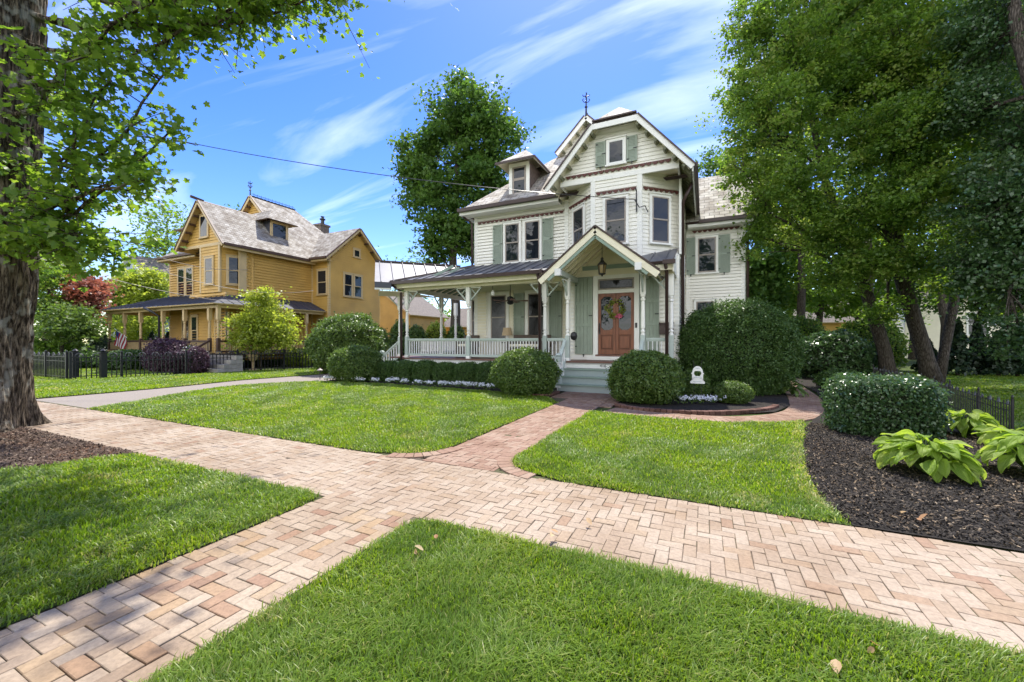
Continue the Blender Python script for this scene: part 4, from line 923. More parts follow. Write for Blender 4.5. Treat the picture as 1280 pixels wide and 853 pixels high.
# door
DX0, DX1, DZ = -3.18, -2.03, 1.06
mb = MB(); fbox(mb, FD, DX0-0.16, DX0-0.005, -0.02, 0.07, 0.87, 3.66); fbox(mb, FD, DX1+0.005, DX1+0.16, -0.02, 0.07, 0.87, 3.66); fbox(mb, FD, DX0-0.004, DX1+0.004, -0.02, 0.069, 3.54, 3.66); fbox(mb, FD, DX0-0.004, DX1+0.004, -0.02, 0.06, 3.06, 3.18)
fbox(mb, FD, DX0-0.3, DX1+0.3, -0.02, 0.30, 0.88, 1.0); each(mb, 'door_casing', 'trim', WH, bevel=0.006)
mb = MB(); fbox(mb, FD, DX0-0.05, DX1+0.05, -0.02, 0.24, 1.002, 1.055); mb.build('threshold', 'floor', WH)
tw = MB(); fbox(tw, FD, DX0, DX1, -0.02, 0.03, 3.18, 3.54, 0); fbox(tw, FD, DX0+0.05, DX1-0.05, 0.03, 0.036, 3.23, 3.49, 1); tw = tw.build('transom_window', ['sash', 'iron'], WH)
MB().add([FD.p(a, 0.037, z) for a, z in ((DX0+0.07, 3.25), (DX1-0.07, 3.25), (DX1-0.07, 3.47), (DX0+0.07, 3.47))], [(0, 1, 2, 3)]).build('pane', 'screen', tw)
for s in (0, 1):
    a0 = DX0+0.003 if s == 0 else (DX0+DX1)/2+0.003; a1 = (DX0+DX1)/2-0.003 if s == 0 else DX1-0.003; mb = MB(); b = 0.09
    fbox(mb, FD, a0, a0+b, 0.0, 0.05, DZ, 3.055); fbox(mb, FD, a1-b, a1, 0.0, 0.05, DZ, 3.055)
    for z0, z1 in ((DZ, DZ+0.16), (1.70, 1.86), (2.95, 3.055)): fbox(mb, FD, a0+b, a1-b, 0.0, 0.049, z0, z1)
    fbox(mb, FD, a0+b, a1-b, 0.0, 0.02, DZ+0.16, 1.70, 1); fbox(mb, FD, a0+b+0.05, a1-b-0.05, 0.02, 0.045, DZ+0.21, 1.65, 0)
    for sx in (a0+b, a1-b):   # clipped corners of the light
        dd = 0.09 if sx == a0+b else -0.09
        for zc, dzz in ((1.86, 0.09), (2.95, -0.09)): mb.prism([FD.p(sx, 0.0, zc), FD.p(sx+dd, 0.0, zc), FD.p(sx, 0.0, zc+dzz)], FD.n*0.048)
    d = mb.build('door', ['wood', 'wood_dark'], WH, bevel=0.005)
    MB().add([FD.p(a, 0.012, z) for a, z in ((a0+b, 1.86), (a1-b, 1.86), (a1-b, 2.95), (a0+b, 2.95))], [(0, 1, 2, 3)]).build('pane', 'glass', d)
    if s == 0:
        mb = MB(); fbox(mb, FD, a0+0.025, a0+0.065, 0.05, 0.062, 1.72, 2.10); mb.tube([FD.p(a0+0.045, 0.06, 1.80), FD.p(a0+0.045, 0.11, 1.84), FD.p(a0+0.045, 0.11, 2.0), FD.p(a0+0.045, 0.06, 2.05)], 0.012, 6); mb.build('handle', 'iron', d)
mb = MB(); fbox(mb, FD, DX1+0.04, DX1+0.10, 0.07, 0.09, 1.92, 2.08); fbox(mb, FD, DX1+0.055, DX1+0.085, 0.09, 0.096, 1.96, 1.99); mb.build('doorbell', 'iron', WH)
for a0, a1 in ((-3.98, -3.38), (-1.86, -1.28)):
    s = shutter(FV, a0, a1, 1.06, 3.64, WH, bars=(0.38, 0.66), plank=True)
mb = MB(); fbox(mb, FV, -4.04, -3.36, -0.02, 0.05, 0.872, 1.02); fbox(mb, FV, -1.88, -1.2, -0.02, 0.05, 0.872, 1.02); each(mb, 'plinth', 'trim', WH)
# porch floor, steps, skirts
PF = 0.87
mb = MB(); mb.box(-10.5, -0.74, 12.42, 14.6, PF-0.05, PF); mb.box(-11.55, -8.56, 12.9, 19, PF-0.052, PF-0.002); mb.build('porch_floor', 'floor', WH)
mb = MB(); mb.box(-10.45, -3.98, 12.47, 12.52, PF-0.26, PF-0.052); mb.box(-1.6, -0.76, 12.47, 12.52, PF-0.26, PF-0.052); mb.box(-3.98, -1.6, 12.48, 12.52, PF-0.215, PF-0.05); each(mb, 'porch_skirt', 'white', WH)
mb = MB(); sx = -10.42
while sx < -0.8:
    if not (-4.0 < sx < -1.62):
        for s in (1, -1): mb.beam((sx-0.13*s, 12.50, 0.03), (sx+0.13*s, 12.50, PF-0.27), 0.035, 0.012, 0, up=(0, -1, 0))
    sx += 0.125
mb.build('lattice', 'white', WH)
MB().box(-10.4, -0.8, 12.56, 13.4, 0.0, PF-0.06).build('foundation', 'stone', WH)
st = MB(); SX0, SX1 = -3.97, -1.62
for i, (y, z) in enumerate(((11.66, 0.215), (11.94, 0.43), (12.22, 0.645))):
    st.box(SX0, SX1, y+0.025, 12.47-0.001*i, z-0.215 if i else 0.0, z-0.035, 0); st.box(SX0-0.02, SX1+0.02, y-0.01, 12.46, z-0.034, z, 1)
st.build('steps', ['stepblue', 'sagetrim'], WH)
for x in (SX0-0.02, SX1+0.02):
    MB().box(x-0.03, x+0.03, 11.72, 12.46, 0, 0.12).prism([(x-0.03, 11.72, 0.12), (x-0.03, 12.46, 0.12), (x-0.03, 12.46, 0.80), (x-0.03, 11.72, 0.30)], (0.06, 0, 0)).build('stringer', 'white', WH)
cu = bpy.data.curves.new('house_number', 'FONT'); cu.body = '416'; cu.size = 0.135; cu.extrude = 0.004; cu.align_x = 'CENTER'; cu.materials.append(M['iron'])
no0 = bpy.data.objects.new('house_number_curve', cu); no = bpy.data.objects.new('house_number', bpy.data.meshes.new_from_object(no0)); bpy.data.objects.remove(no0); COL.objects.link(no); no.location = (-2.80, 12.474, PF-0.175); no.rotation_euler = (math.pi/2, 0, 0); no.parent = WH; no.matrix_parent_inverse = WH.matrix_basis.inverted()
def newel(parent, x, y, z0, h, s=0.17, mats=('palesage', 'white')):
    a = s/2; mb = MB(); mb.box(x-a*1.15, x+a*1.15, y-a*1.15, y+a*1.15, z0, z0+0.05, 1); mb.box(x-a, x+a, y-a, y+a, z0+0.05, z0+h*0.38, 0); mb.box(x-a*1.05, x+a*1.05, y-a*1.05, y+a*1.05, z0+h*0.38, z0+h*0.42, 1)
    mb.lathe([(a*0.95, 0), (a*1.0, h*0.03), (a*0.62, h*0.06), (a*0.85, h*0.10), (a*0.7, h*0.26), (a*1.0, h*0.30), (a*1.0, h*0.33)], (x, y, z0+h*0.42), 14, 1)
    mb.box(x-a, x+a, y-a, y+a, z0+h*0.75, z0+h*0.90, 0); mb.lathe([(a*0.5, 0), (a*0.75, h*0.02), (a*1.05, h*0.05), (a*0.9, h*0.085), (a*0.3, h*0.115)], (x, y, z0+h*0.90), 14, 0)
    return mb.build('newel_post', mats, parent)
newel(WH, -3.99, 11.76, 0.10, 1.02); newel(WH, -1.60, 11.76, 0.10, 1.02); newel(WH, -12.42, 13.40, 0.0, 1.08, 0.2)
for x in (-3.97, -1.63): railing(WH, (x, 12.36), (x, 11.80), 0.86, 1.56, dz=-0.58, step=0.14)
railing(WH, (-11.42, 13.36), (-12.36, 13.40), 0.86, 1.56, dz=-0.66, step=0.12)
mb = MB()
for i, (x, z) in enumerate(((-11.85, 0.645), (-12.13, 0.43), (-12.41, 0.215))): mb.box(x, -11.5+0.001*i, 13.45, 14.6, z-0.21, z-0.035, 0); mb.box(x-0.02, -11.5, 13.44, 14.61, z-0.034, z, 1)
mb.build('side_steps', ['stepblue', 'sagetrim'], WH)
# posts, rails, beams
PB = 3.42
posts = [(-10.38, 12.55), (-7.62, 12.55), (-4.72, 12.55), (-3.93, 12.5), (-1.63, 12.5), (-0.86, 12.55), (-11.42, 13.36), (-10.4, 14.85), (-10.4, 17.6), (-11.45, 17.6)]
for x, y in posts: post(WH, x, y, PF, PB if (x, y) not in ((-3.93, 12.5), (-1.63, 12.5)) else 3.50)
for p, q in (((-10.30, 12.55), (-7.70, 12.55)), ((-7.54, 12.55), (-4.80, 12.55)), ((-4.64, 12.55), (-4.01, 12.55)), ((-1.55, 12.55), (-0.94, 12.55)), ((-11.4, 17.6), (-11.4, 14.7))): railing(WH, p, q, 0.93, 1.60)
for x, y, ds in ((-10.38, 12.55, ((1, 0, 0), (0, 1, 0))), (-7.62, 12.55, ((1, 0, 0), (-1, 0, 0))), (-4.72, 12.55, ((-1, 0, 0), (1, 0, 0))), (-3.93, 12.5, ((0, -1, 0),)), (-1.63, 12.5, ((0, -1, 0),)), (-0.86, 12.55, ((-1, 0, 0), (0, 1, 0))), (-11.42, 13.36, ((-0.9, -0.3, 0), (0, 1, 0))), (-10.4, 14.85, ((0, 1, 0), (0, -1, 0)))):
    for d in ds: brace(WH, x, y, PB, d)
mb = MB(); mb.box(-10.48, -4.06, 12.47, 12.63, PB, PB+0.16, 0); mb.box(-1.5, -0.78, 12.47, 12.63, PB, PB+0.16, 0); mb.box(-10.48, -10.32, 12.63, 17.7, PB, PB+0.16, 1); mb.box(-10.75, -4.3, 12.22, 12.26, 3.50, 3.66, 0); mb.box(-1.3, -0.80, 12.22, 12.26, 3.50, 3.66, 0); mb.box(-10.75, -10.70, 12.26, 17.9, 3.50, 3.66, 0)
mb.box(-10.70, -4.5, 12.26, 12.47, 3.60, 3.63, 0); each(mb, 'porch_beam', ['cream', 'trim'], WH)
mb = MB(); 
for i in range(16): mb.beam((-10.45, 12.9+i*0.42, 3.60), (-8.5, 12.9+i*0.42, 4.30), 0.045, 0.10, 0)
for i in range(15): mb.beam((-10.2+i*0.42, 12.6, 3.66), (-10.2+i*0.42, 14.55, 4.38), 0.045, 0.10, 0)
mb.build('porch_rafters', 'sagetrim', WH)
ez, tz = 3.74, 4.58; pz = lambda y: ez+(y-12.12)*(tz-ez)/2.46
A, D = (-10.85, 12.12, ez), (-8.58, 14.58, tz)
G1, G2 = (-10.85, 18.2, ez), (-8.58, 18.2, tz)
mb = MB()
for pol in ([A, (-4.15, 12.12, ez), (-4.15, 14.58, tz), D], [(x, y, pz(y)) for x, y in ((-4.15, 12.12), (-4.11, 12.12), (-3.50, 13.49), (-3.36, 13.49), (-4.15, 14.25))], [(x, y, pz(y)) for x, y in ((-1.53, 12.12), (-0.80, 12.12), (-0.80, 14.52), (-1.86, 13.49), (-2.12, 13.49))]):
    mb.slab(pol, 0.06, 0, 1, 2); clipseam(mb, pol, (0, 1, 0.34), 0.42, 0)
mb.slab([G1, A, D, G2], 0.06, 0, 1, 2); clipseam(mb, [G1, A, D, G2], (1, 0, 0.36), 0.42, 0); mb.beam(np.array(A)+(0, 0, 0.03), np.array(D)+(0, 0, 0.03), 0.09, 0.06, 2)
mb.build('porch_roof', ['metalroof', 'cream', 'brown'], WH)
mb = MB(); mb.box(-10.9, -4.62, 12.02, 12.12, ez-0.10, ez+0.015); mb.box(-1.05, -0.72, 12.02, 12.12, ez-0.10, ez+0.015); mb.box(-10.93, -10.85, 12.12, 18.2, ez-0.10, ez+0.015); each(mb, 'gutter', 'brown', WH)
mb = MB(); mb.box(-0.80, -0.76, 12.2, 14.58, 3.44, 3.66); mb.prism([(-0.80, 12.14, 3.66), (-0.80, 14.58, 3.66), (-0.80, 14.58, 4.5)], (0.03, 0, 0)); mb.build('porch_end_board', 'siding', WH)
# canopy over the left side steps, turned half way round the porch corner
cz, ct = 3.72, 4.82; b0 = Vector((-10.72, 12.05, cz)); b1 = Vector((-11.14, 11.63, cz)); t1 = Vector((-12.42, 13.0, ct)); t0 = Vector((-9.9, 15.6, ct))
mb = MB(); cpoly = [tuple(b1), tuple(b0), tuple(t0), tuple(t1)]; mb.slab(cpoly, 0.06, 0, 1, 2); clipseam(mb, cpoly, (-0.7, 0.7, 0.4), 0.46, 0, h=0.04)
mb.beam(t1+Vector((0, 0, 0.03)), t0+Vector((0, 0, 0.03)), 0.10, 0.06, 2); mb.build('canopy_roof', ['metalroof', 'cream', 'brown'], WH)
mb = MB(); mb.beam(b0-Vector((0, 0, 0.12)), b1-Vector((0, 0, 0.12)), 0.09, 0.2, 0); mb.beam(b0-Vector((0, 0, 0.26)), b1-Vector((0, 0, 0.26)), 0.06, 0.07, 1); each(mb, 'canopy_fascia', ['yroofm', 'trim'], WH)
mb = MB(); mb.slab([(-11.08, 11.78, 3.40), (-10.5, 12.35, 3.40), (-10.5, 14.6, 3.40), (-12.25, 13.0, 3.40)], 0.03); mb.build('canopy_ceiling', 'cream', WH)
# entrance portico
px0, px1, pxm, pe, pp = -4.50, -1.14, -2.82, 3.42, 4.80; pyf = 11.60
mb = MB(); mb.slab([(px0, pyf, pe), (pxm, pyf, pp), (pxm, 13.55, pp), (px0, 13.55, pe)], 0.06, 0, 1, 2); mb.slab([(px1, pyf, pe), (px1, 13.55, pe), (pxm, 13.55, pp), (pxm, pyf, pp)], 0.06, 0, 1, 2)
for s, x in ((-1, px0), (1, px1)): clipseam(mb, [(x, pyf, pe), (x, 13.55, pe), (pxm, 13.55, pp), (pxm, pyf, pp)], (-s, 0, 0.82), 0.42, 2)
mb.build('portico_roof', ['metalroof', 'cream', 'brown'], WH)
for x in (px0, px1):
    s = 1 if x == px0 else -1; mb = MB(); mb.beam((x-0.02*s, pyf-0.03, pe-0.14), (pxm, pyf-0.03, pp-0.14), 0.05, 0.17, 0); mb.beam((x+0.25*s, pyf-0.028, pe-0.10), (pxm, pyf-0.028, pp-0.32), 0.03, 0.08, 2)
    mb.beam((x-0.06*s, pyf-0.035, pe-0.015), (pxm, pyf-0.035, pp-0.01), 0.08, 0.05, 1); mb.build('portico_rake', ['cream', 'brown', 'sagetrim'], WH)
mb = MB()
for i in range(5):
    y = pyf+0.15+i*0.42
    for x in (px0+0.2, px1-0.2): mb.beam((x, y, pe+0.04), (pxm, y, pp-0.14), 0.05, 0.10, 0)
mb.build('portico_rafters', 'cream', WH)
mb = MB(); mb.box(-4.0, -3.86, pyf+0.02, 13.5, 3.46, 3.62, 0); mb.box(-1.70, -1.56, pyf+0.02, 13.5, 3.46, 3.62, 0); mb.box(-4.02, -3.84, pyf-0.10, pyf+0.02, 3.44, 3.64, 1); mb.box(-1.72, -1.54, pyf-0.10, pyf+0.02, 3.44, 3.64, 1); each(mb, 'portico_beam', ['palesage', 'white'], WH)
MB().box(-3.7, -1.62, 13.40, 13.47, 3.86, 3.99).build('tie_beam', 'sagetrim', WH)
mb = MB(); clap(mb, front(13.46), [(-4.16, 3.66), (-1.48, 3.66), (-2.81, 4.70), (-2.83, 4.70)]); mb.build('portico_back_wall', 'cream', WH)
# downspouts and corner pipes
pipe(WH, [(-8.98, 14.2, 6.7), (-8.9, 14.35, 6.55), (-8.66, 14.52, 6.35), (-8.64, 14.52, 4.6)]); pipe(WH, [(-4.80, 12.07, 3.66), (-4.84, 12.40, 3.38), (-4.84, 12.42, 0.3)], 0.05); pipe(WH, [(-0.98, 12.07, 3.66), (-0.97, 12.42, 3.42), (-0.97, 12.42, 0.3)], 0.05)
pipe(WH, [(-10.75, 12.08, 3.64), (-10.55, 12.40, 3.4), (-10.55, 12.42, 0.3)], 0.05); pipe(WH, [(-0.36, 14.3, 6.55), (-0.60, 14.3, 6.05), (-0.64, 14.45, 5.9), (-0.64, 14.45, 0.3)], 0.055)
pipe(WH, [(1.74, 17.75, 6.16), (1.6, 18.1, 5.9), (1.52, 18.22, 5.7), (1.52, 18.22, 0.3)], 0.05)
cb = MB(); cb.tube([(-1.78, 13.6, 4.75), (-1.5, 13.85, 4.6), (-0.8, 14.5, 4.6), (-0.62, 14.55, 4.5), (-0.60, 14.6, 4.2), (-0.62, 14.7, 1.0)], 0.02, 6); cb.build('service_cable', 'white', WH)
# ------------------------------------------------------------------ things on the white porch
def lantern(x, y, ztop, zc):
    r = thing('hanging_lantern', 'black lantern hanging on a chain under the entrance gable', 'lantern', (x, y, zc-0.35))
    mb = MB(); mb.tube([(x, y, zc+0.14), (x, y, ztop)], 0.009, 6); mb.lathe([(0.06, 0), (0.06, 0.02), (0.02, 0.03)], (x, y, ztop-0.03), 10); mb.build('chain', 'iron', r)
    mb = MB(); mb.lathe([(0.02, 0.0), (0.05, 0.02), (0.10, -0.0), (0.05, 0.05), (0.13, -0.06), (0.15, -0.09), (0.125, -0.10)][:1]+[(0.15, -0.10), (0.135, -0.06), (0.07, 0.0), (0.04, 0.05), (0.045, 0.10), (0.015, 0.14)], (x, y, zc), 6); mb.build('cap', 'iron', r)
    mb = MB()
    for i in range(6):
        a = math.pi/3*i; p = Vector((math.cos(a), math.sin(a), 0)); b = Vector((x, y, 0)); mb.tube([b+p*0.13+Vector((0, 0, zc-0.10)), b+p*0.095+Vector((0, 0, zc-0.36))], 0.010, 4)
    mb.lathe([(0.10, 0), (0.11, 0.02), (0.09, 0.035)], (x, y, zc-0.385), 6); mb.lathe([(0.02, -0.06), (0.03, -0.02), (0.08, 0)], (x, y, zc-0.385), 6); mb.build('cage', 'iron', r)
    MB().lathe([(0.088, 0), (0.12, 0.24)], (x, y, zc-0.35), 6).build('glass', 'amber', r)
lantern(-2.80, 12.35, 4.55, 3.90)
# wreath
wr = thing('wreath', 'yellow green leaf wreath with a pink bow hung across the double door', 'wreath', (-2.62, 13.48, 2.25))
n = 420; th = rng.random(n)*6.283; rr = 0.24+0.045*rng.normal(size=n); C = np.stack([-2.62+rr*np.cos(th), 13.455+0.03*rng.normal(size=n), 2.54+rr*np.sin(th)], 1)
leaves('foliage', C, 0.065, 'bright', wr, up=0.1, out=np.tile((0, -0.8, 0), (n, 1)))
MB().tube([(-2.62+0.24*math.cos(a), 13.47, 2.54+0.24*math.sin(a)) for a in np.linspace(0, 6.283, 25)], 0.035, 6).build('ring', 'twig', wr)
C = np.stack([-2.50+0.05*rng.normal(size=26), 13.41+0.02*rng.normal(size=26), 2.30+0.045*rng.normal(size=26)], 1); leaves('bow', C, 0.11, 'pink', wr, out=np.tile((0, -0.8, 0), (26, 1)))
C = np.stack([-2.62+0.24*np.cos(th[:24]), 13.43+0*th[:24], 2.54+0.24*np.sin(th[:24])], 1); leaves('blossom', C, 0.06, 'dryleaf', wr, out=np.tile((0, -0.9, 0), (24, 1)))
# ceiling fan
fx, fy = -6.35, 13.35
fan = thing('ceiling_fan', 'dark ceiling fan hanging over the left porch', 'ceiling fan', (fx, fy, 2.8))
MB().tube([(fx, fy, 3.05), (fx, fy, 4.0)], 0.014, 8).build('rod', 'iron', fan); MB().lathe([(0.03, 0.2), (0.11, 0.17), (0.13, 0.06), (0.10, 0.0), (0.13, -0.03), (0.09, -0.09), (0.02, -0.11)][::-1], (fx, fy, 2.92), 16).build('motor', 'iron', fan)
for i in range(5):
    a = 0.3+i*2*math.pi/5; d = Vector((math.cos(a), math.sin(a), 0)); s = Vector((-d.y, d.x, 0)); b = Vector((fx, fy, 2.96)); mb = MB()
    P = [b+d*0.16-s*0.05, b+d*0.66-s*0.085+Vector((0, 0, 0.01)), b+d*0.66+s*0.085-Vector((0, 0, 0.02)), b+d*0.16+s*0.05]; mb.slab(P, 0.012); mb.beam(b+d*0.10, b+d*0.2, 0.05, 0.012); mb.build('blade', 'floor', fan)
# wicker seats and a lamp behind the rail
def sofa(x0, x1, y, lab):
    r = thing('wicker_sofa', lab, 'sofa', ((x0+x1)/2, y, PF)); mb = MB()
    mb.box(x0, x1, y-0.02, y+0.08, PF+0.40, PF+0.86); 
    mb.build('backrest', 'wicker', r, bevel=0.03); MB().box(x0, x1, y-0.7, y-0.02, PF+0.18, PF+0.42).build('seat', 'wicker', r, bevel=0.03)
    for x in (x0, x1-0.12): MB().box(x, x+0.12, y-0.72, y-0.03, PF+0.10, PF+0.64).build('armrest', 'wicker', r, bevel=0.03)
    for x in (x0+0.03, x1-0.09):
        for yy in (y-0.66, y-0.01): MB().box(x, x+0.06, yy, yy+0.06, PF, PF+0.2).build('leg', 'wicker', r)
    MB().box(x0+0.14, x1-0.14, y-0.66, y-0.05, PF+0.422, PF+0.52).build('cushion', 'cream', r, bevel=0.03)
sofa(-6.55, -5.05, 14.05, 'long dark wicker sofa under the right porch window'); sofa(-8.75, -8.05, 14.05, 'dark wicker armchair near the left end of the porch')
tb = thing('side_table', 'small dark table under the lamp on the porch', 'table', (-6.86, 14.15, PF)); MB().lathe([(0.25, 0), (0.25, 0.03)], (-6.86, 14.15, PF+0.55), 20).build('top', 'wicker', tb); MB().lathe([(0.16, 0), (0.03, 0.04), (0.03, 0.55)], (-6.86, 14.15, PF), 12).build('leg', 'wicker', tb)
lp = thing('table_lamp', 'table lamp with a tan drum shade on the porch', 'lamp', (-6.86, 14.15, PF+0.582)); MB().lathe([(0.09, 0), (0.08, 0.03), (0.03, 0.06), (0.05, 0.14), (0.02, 0.24), (0.015, 0.30)], (-6.86, 14.15, PF+0.582), 12).build('base', 'white', lp); MB().lathe([(0.21, 0), (0.15, 0.30)], (-6.86, 14.15, PF+0.84), 20).build('shade', 'shade', lp)
bl = thing('porch_light', 'small pale glass porch light hanging from the porch ceiling beam', 'light', (-6.75, 12.75, 3.1)); MB().tube([(-6.75, 12.75, 3.3), (-6.75, 12.75, 3.75)], 0.012, 6).build('stem', 'iron', bl); MB().lathe([(0.03, -0.12), (0.055, -0.08), (0.06, 0.0), (0.04, 0.05), (0.02, 0.07)], (-6.75, 12.75, 3.22), 12).build('globe', 'white', bl)
mbx = thing('mailbox', 'brown metal mailbox on the wall right of the door', 'mailbox', (-1.05, 13.5, 1.70)); fbox_ = MB(); fbox(fbox_, FV, -1.26, -0.86, 0.03, 0.15, 1.70, 2.02); fbox_.build('box', 'brown', mbx, bevel=0.01)
q = MB(); q.prism([FV.p(-1.28, 0.03, 2.022), FV.p(-1.28, 0.18, 2.022), FV.p(-1.28, 0.03, 2.08)], (0.44, 0, 0)); q.build('lid', 'brown', mbx); q = MB(); fbox(q, FV, -1.10, -1.02, 0.152, 0.157, 1.84, 1.92); q.build('emblem', 'sash', mbx)
pt = thing('wall_pot', 'round dark iron lamp on the wall left of the big door shutter', 'wall lamp', (-4.02, 13.2, 1.6)); MB().lathe([(0.02, -0.14), (0.09, -0.10), (0.12, 0), (0.09, 0.10), (0.03, 0.14)], (-3.86, 12.95, 1.66), 12).build('bowl', 'iron', pt); MB().tube([(-3.86, 12.95, 1.6), (-3.9, 13.3, 1.55), (-4.0, 13.53, 1.5)], 0.012, 5).build('arm', 'iron', pt)
# garden sign: white arch on two iron rods
gs = thing('garden_sign', 'white arched garden sign with an open centre in front of a round bush', 'sign', (-0.02, 10.35, 0))
gx, gyy, gz = 0.0, 0, 0; g0 = at(872, 480, 9.6); bx, by = g0[0], g0[1]; gs.location = (bx, by, 0)
outer = [(-0.155, 0.0), (-0.155, 0.05), (-0.12, 0.07), (-0.118, 0.22), (-0.135, 0.225), (-0.135, 0.25), (-0.115, 0.255)]+[(0.115*math.cos(a), 0.26+0.15*math.sin(a)) for a in np.linspace(math.pi, 0, 13)]+[(0.115, 0.255), (0.135, 0.25), (0.135, 0.225), (0.118, 0.22), (0.12, 0.07), (0.155, 0.05), (0.155, 0.0)]
k = len(outer); cz_ = 0.25; inner = []
for i, (a, b) in enumerate(outer):
    ang = math.atan2(b-cz_, a); x, z = 0.078*math.cos(ang), cz_-0.01+0.078*math.sin(ang); z = min(z, cz_+0.045); inner.append((x, z))
mb = MB(); zb = 0.50; vs = [(bx+a, by+y, zb+b) for y in (0, 0.02) for L_ in (outer, inner) for a, b in L_]
fs = []
for i in range(k):
    j = (i+1) % k; fs += [(i, j, k+j, k+i), (2*k+j, 2*k+i, 3*k+i, 3*k+j), (j, i, 2*k+i, 2*k+j), (k+i, k+j, 3*k+j, 3*k+i)]
mb.add(vs, fs); mb.build('plate', 'white', gs)
mb = MB()
for a in (-0.08, 0.08): mb.tube([(bx+a, by+0.02, 0.0), (bx+a, by+0.02, zb+0.5), (bx+a*1.3, by+0.02, zb+0.55)], 0.006, 5)
mb.build('rod', 'iron', gs)
mb = MB()
for zz, x0, x1 in ((0.365, -0.05, 0.05), (0.135, -0.07, 0.075), (0.045, -0.09, 0.08)):
    x = x0
    while x < x1:
        mb.beam((bx+x, by-0.003, zb+zz), (bx+x+0.012, by-0.003, zb+zz+random.uniform(-0.012, 0.012)), 0.004, 0.012); x += 0.02
mb.build('lettering', 'greysiding', gs)
# path light
g0 = ground(400, 474); lt = thing('path_light', 'low black path light with a pale mushroom cap at the lawn corner', 'path light', (g0[0], g0[1], 0)); MB().tube([(g0[0], g0[1], 0), (g0[0], g0[1], 0.36)], 0.014, 6).build('stem', 'iron', lt); MB().lathe([(0.11, 0), (0.10, 0.025), (0.03, 0.07), (0.012, 0.10)], (g0[0], g0[1], 0.35), 16).build('cap', 'sash', lt)

# ------------------------------------------------------------------ the yellow house
YH = thing('yellow_house', 'mustard yellow clapboard house with weathered slate roofs and a long dark porch roof', 'house', (-28, 16, 0)); dx = -22.9
cy = dict(siding='ysiding', trim='ytrim', soffit='ysoffit', roof='slate_old', edge='ybrown', bracket='ybrown', raft='ybrown', sash='ytrim', wing_y=18.9, wing_z=6.9, wing_ridge=9.35, wing_x=0.9, clip=False, pitch=0.16, lap=0.038, bay=((-4.30, 14.6), (-3.0, 13.5), (-1.25, 13.5), (-0.66, 15.0)))
hy = house_body(YH, dx, cy)
F1 = front(14.6); Fg = front(13.5); (fl, ll), (fc, lc), (fr_, lr) = hy['bf']
kw = dict(casing='ytrim', sash='ytrim')
for a0, lab in ((-30.4, 'left upper front window of the pair'), (-29.5, 'right upper front window of the pair')): window(F1, a0, a0+0.72, 4.3, 6.1, YH, label=lab, **kw)
window(fc, 0.52, 1.24, 4.68, 6.14, YH, label='narrow front window of the bay', **kw); window(fr_, 0.38, 1.24, 4.68, 6.2, YH, label='wide right window of the bay', **kw); window(fl, 0.45, 1.15, 4.68, 6.14, YH, label='left slanted window of the bay', **kw)
window(Fg, dx-2.95, dx-2.25, 7.35, 8.55, YH, two=False, label='gable window reflecting the sky', **kw)
Rw = rightw(hy['W1'])
for a0, lab in ((20.1, 'left window of the side gable pair'), (20.98, 'right window of the side gable pair')): window(Rw, a0, a0+0.66, 4.55, 6.05, YH, label=lab, **kw)
window(Rw, 20.95, 21.45, 7.35, 7.85, YH, two=False, label='tiny attic window in the side gable', **kw)
window(front(18.9), dx-0.05, dx+0.75, 4.55, 6.1, YH, label='upper window in the corner of the side wing', **kw); window(front(18.9), dx-0.05, dx+0.7, 1.2, 2.9, YH, label='dark lower window in the corner of the side wing', pane='screen', **kw)
window(Rw, 20.2, 21.6, 1.3, 2.9, YH, label='lower window of the side gable', **kw)
for a, b, z in ((-31.2, -29.2, 6.55), ): scallop(F1, a, b, z, YH, 'ybrown', h=0.05)
# side dormer on the right slope
sx = dx-1.45; mb = MB(); f = rightw(sx); y0, y1, z0, z1 = 16.55, 17.75, 7.75, 9.0
fbox(mb, f, y0, y0+0.16, -0.03, 0.02, z0, z1, 0); fbox(mb, f, y1-0.16, y1, -0.03, 0.02, z0, z1, 0); fbox(mb, f, y0, y1, -0.03, 0.018, z1-0.14, z1, 0); fbox(mb, f, y0-0.05, y1+0.05, -0.05, 0.05, z0-0.10, z0+0.10, 0)
for y in (y0+0.02, y1-0.02): mb.add([(sx-0.02, y, z0-0.3), (sx-0.02, y, z1), (sx-1.75, y, z1)], [(0, 1, 2)], 1)
dm = mb.build('dormer', ['ytrim', 'yroofm'], YH)
mb = MB(); ym = (y0+y1)/2; e = 0.42
mb.slab([(sx+e, y0-e, z1-0.02), (sx+e, y1+e, z1-0.02), (sx-0.25, ym+0.35, z1+0.72), (sx-0.25, ym-0.35, z1+0.72)], 0.07, 0, 1, 2)
mb.slab([(sx-2.0, y0-e, z1-0.02), (sx+e, y0-e, z1-0.02), (sx-0.25, ym-0.35, z1+0.72), (sx-2.3, ym-0.35, z1+0.72)], 0.07, 0, 1, 2); mb.slab([(sx+e, y1+e, z1-0.02), (sx-2.0, y1+e, z1-0.02), (sx-2.3, ym+0.35, z1+0.72), (sx-0.25, ym+0.35, z1+0.72)], 0.07, 0, 1, 2); mb.slab([(sx-0.25, ym-0.35, z1+0.72), (sx-0.25, ym+0.35, z1+0.72), (sx-2.3, ym+0.35, z1+0.72), (sx-2.3, ym-0.35, z1+0.72)], 0.05, 0, 1, 2)
mb.build('dormer_roof', ['slate_old', 'ysoffit', 'ybrown'], dm, uv=True)
MB().add([f.p(a, 0.0, z) for a, z in ((y0+0.16, z0+0.12), (y1-0.16, z0+0.12), (y1-0.16, z1-0.15), (y0+0.16, z1-0.15))], [(0, 1, 2, 3)]).build('pane', 'glass', dm)
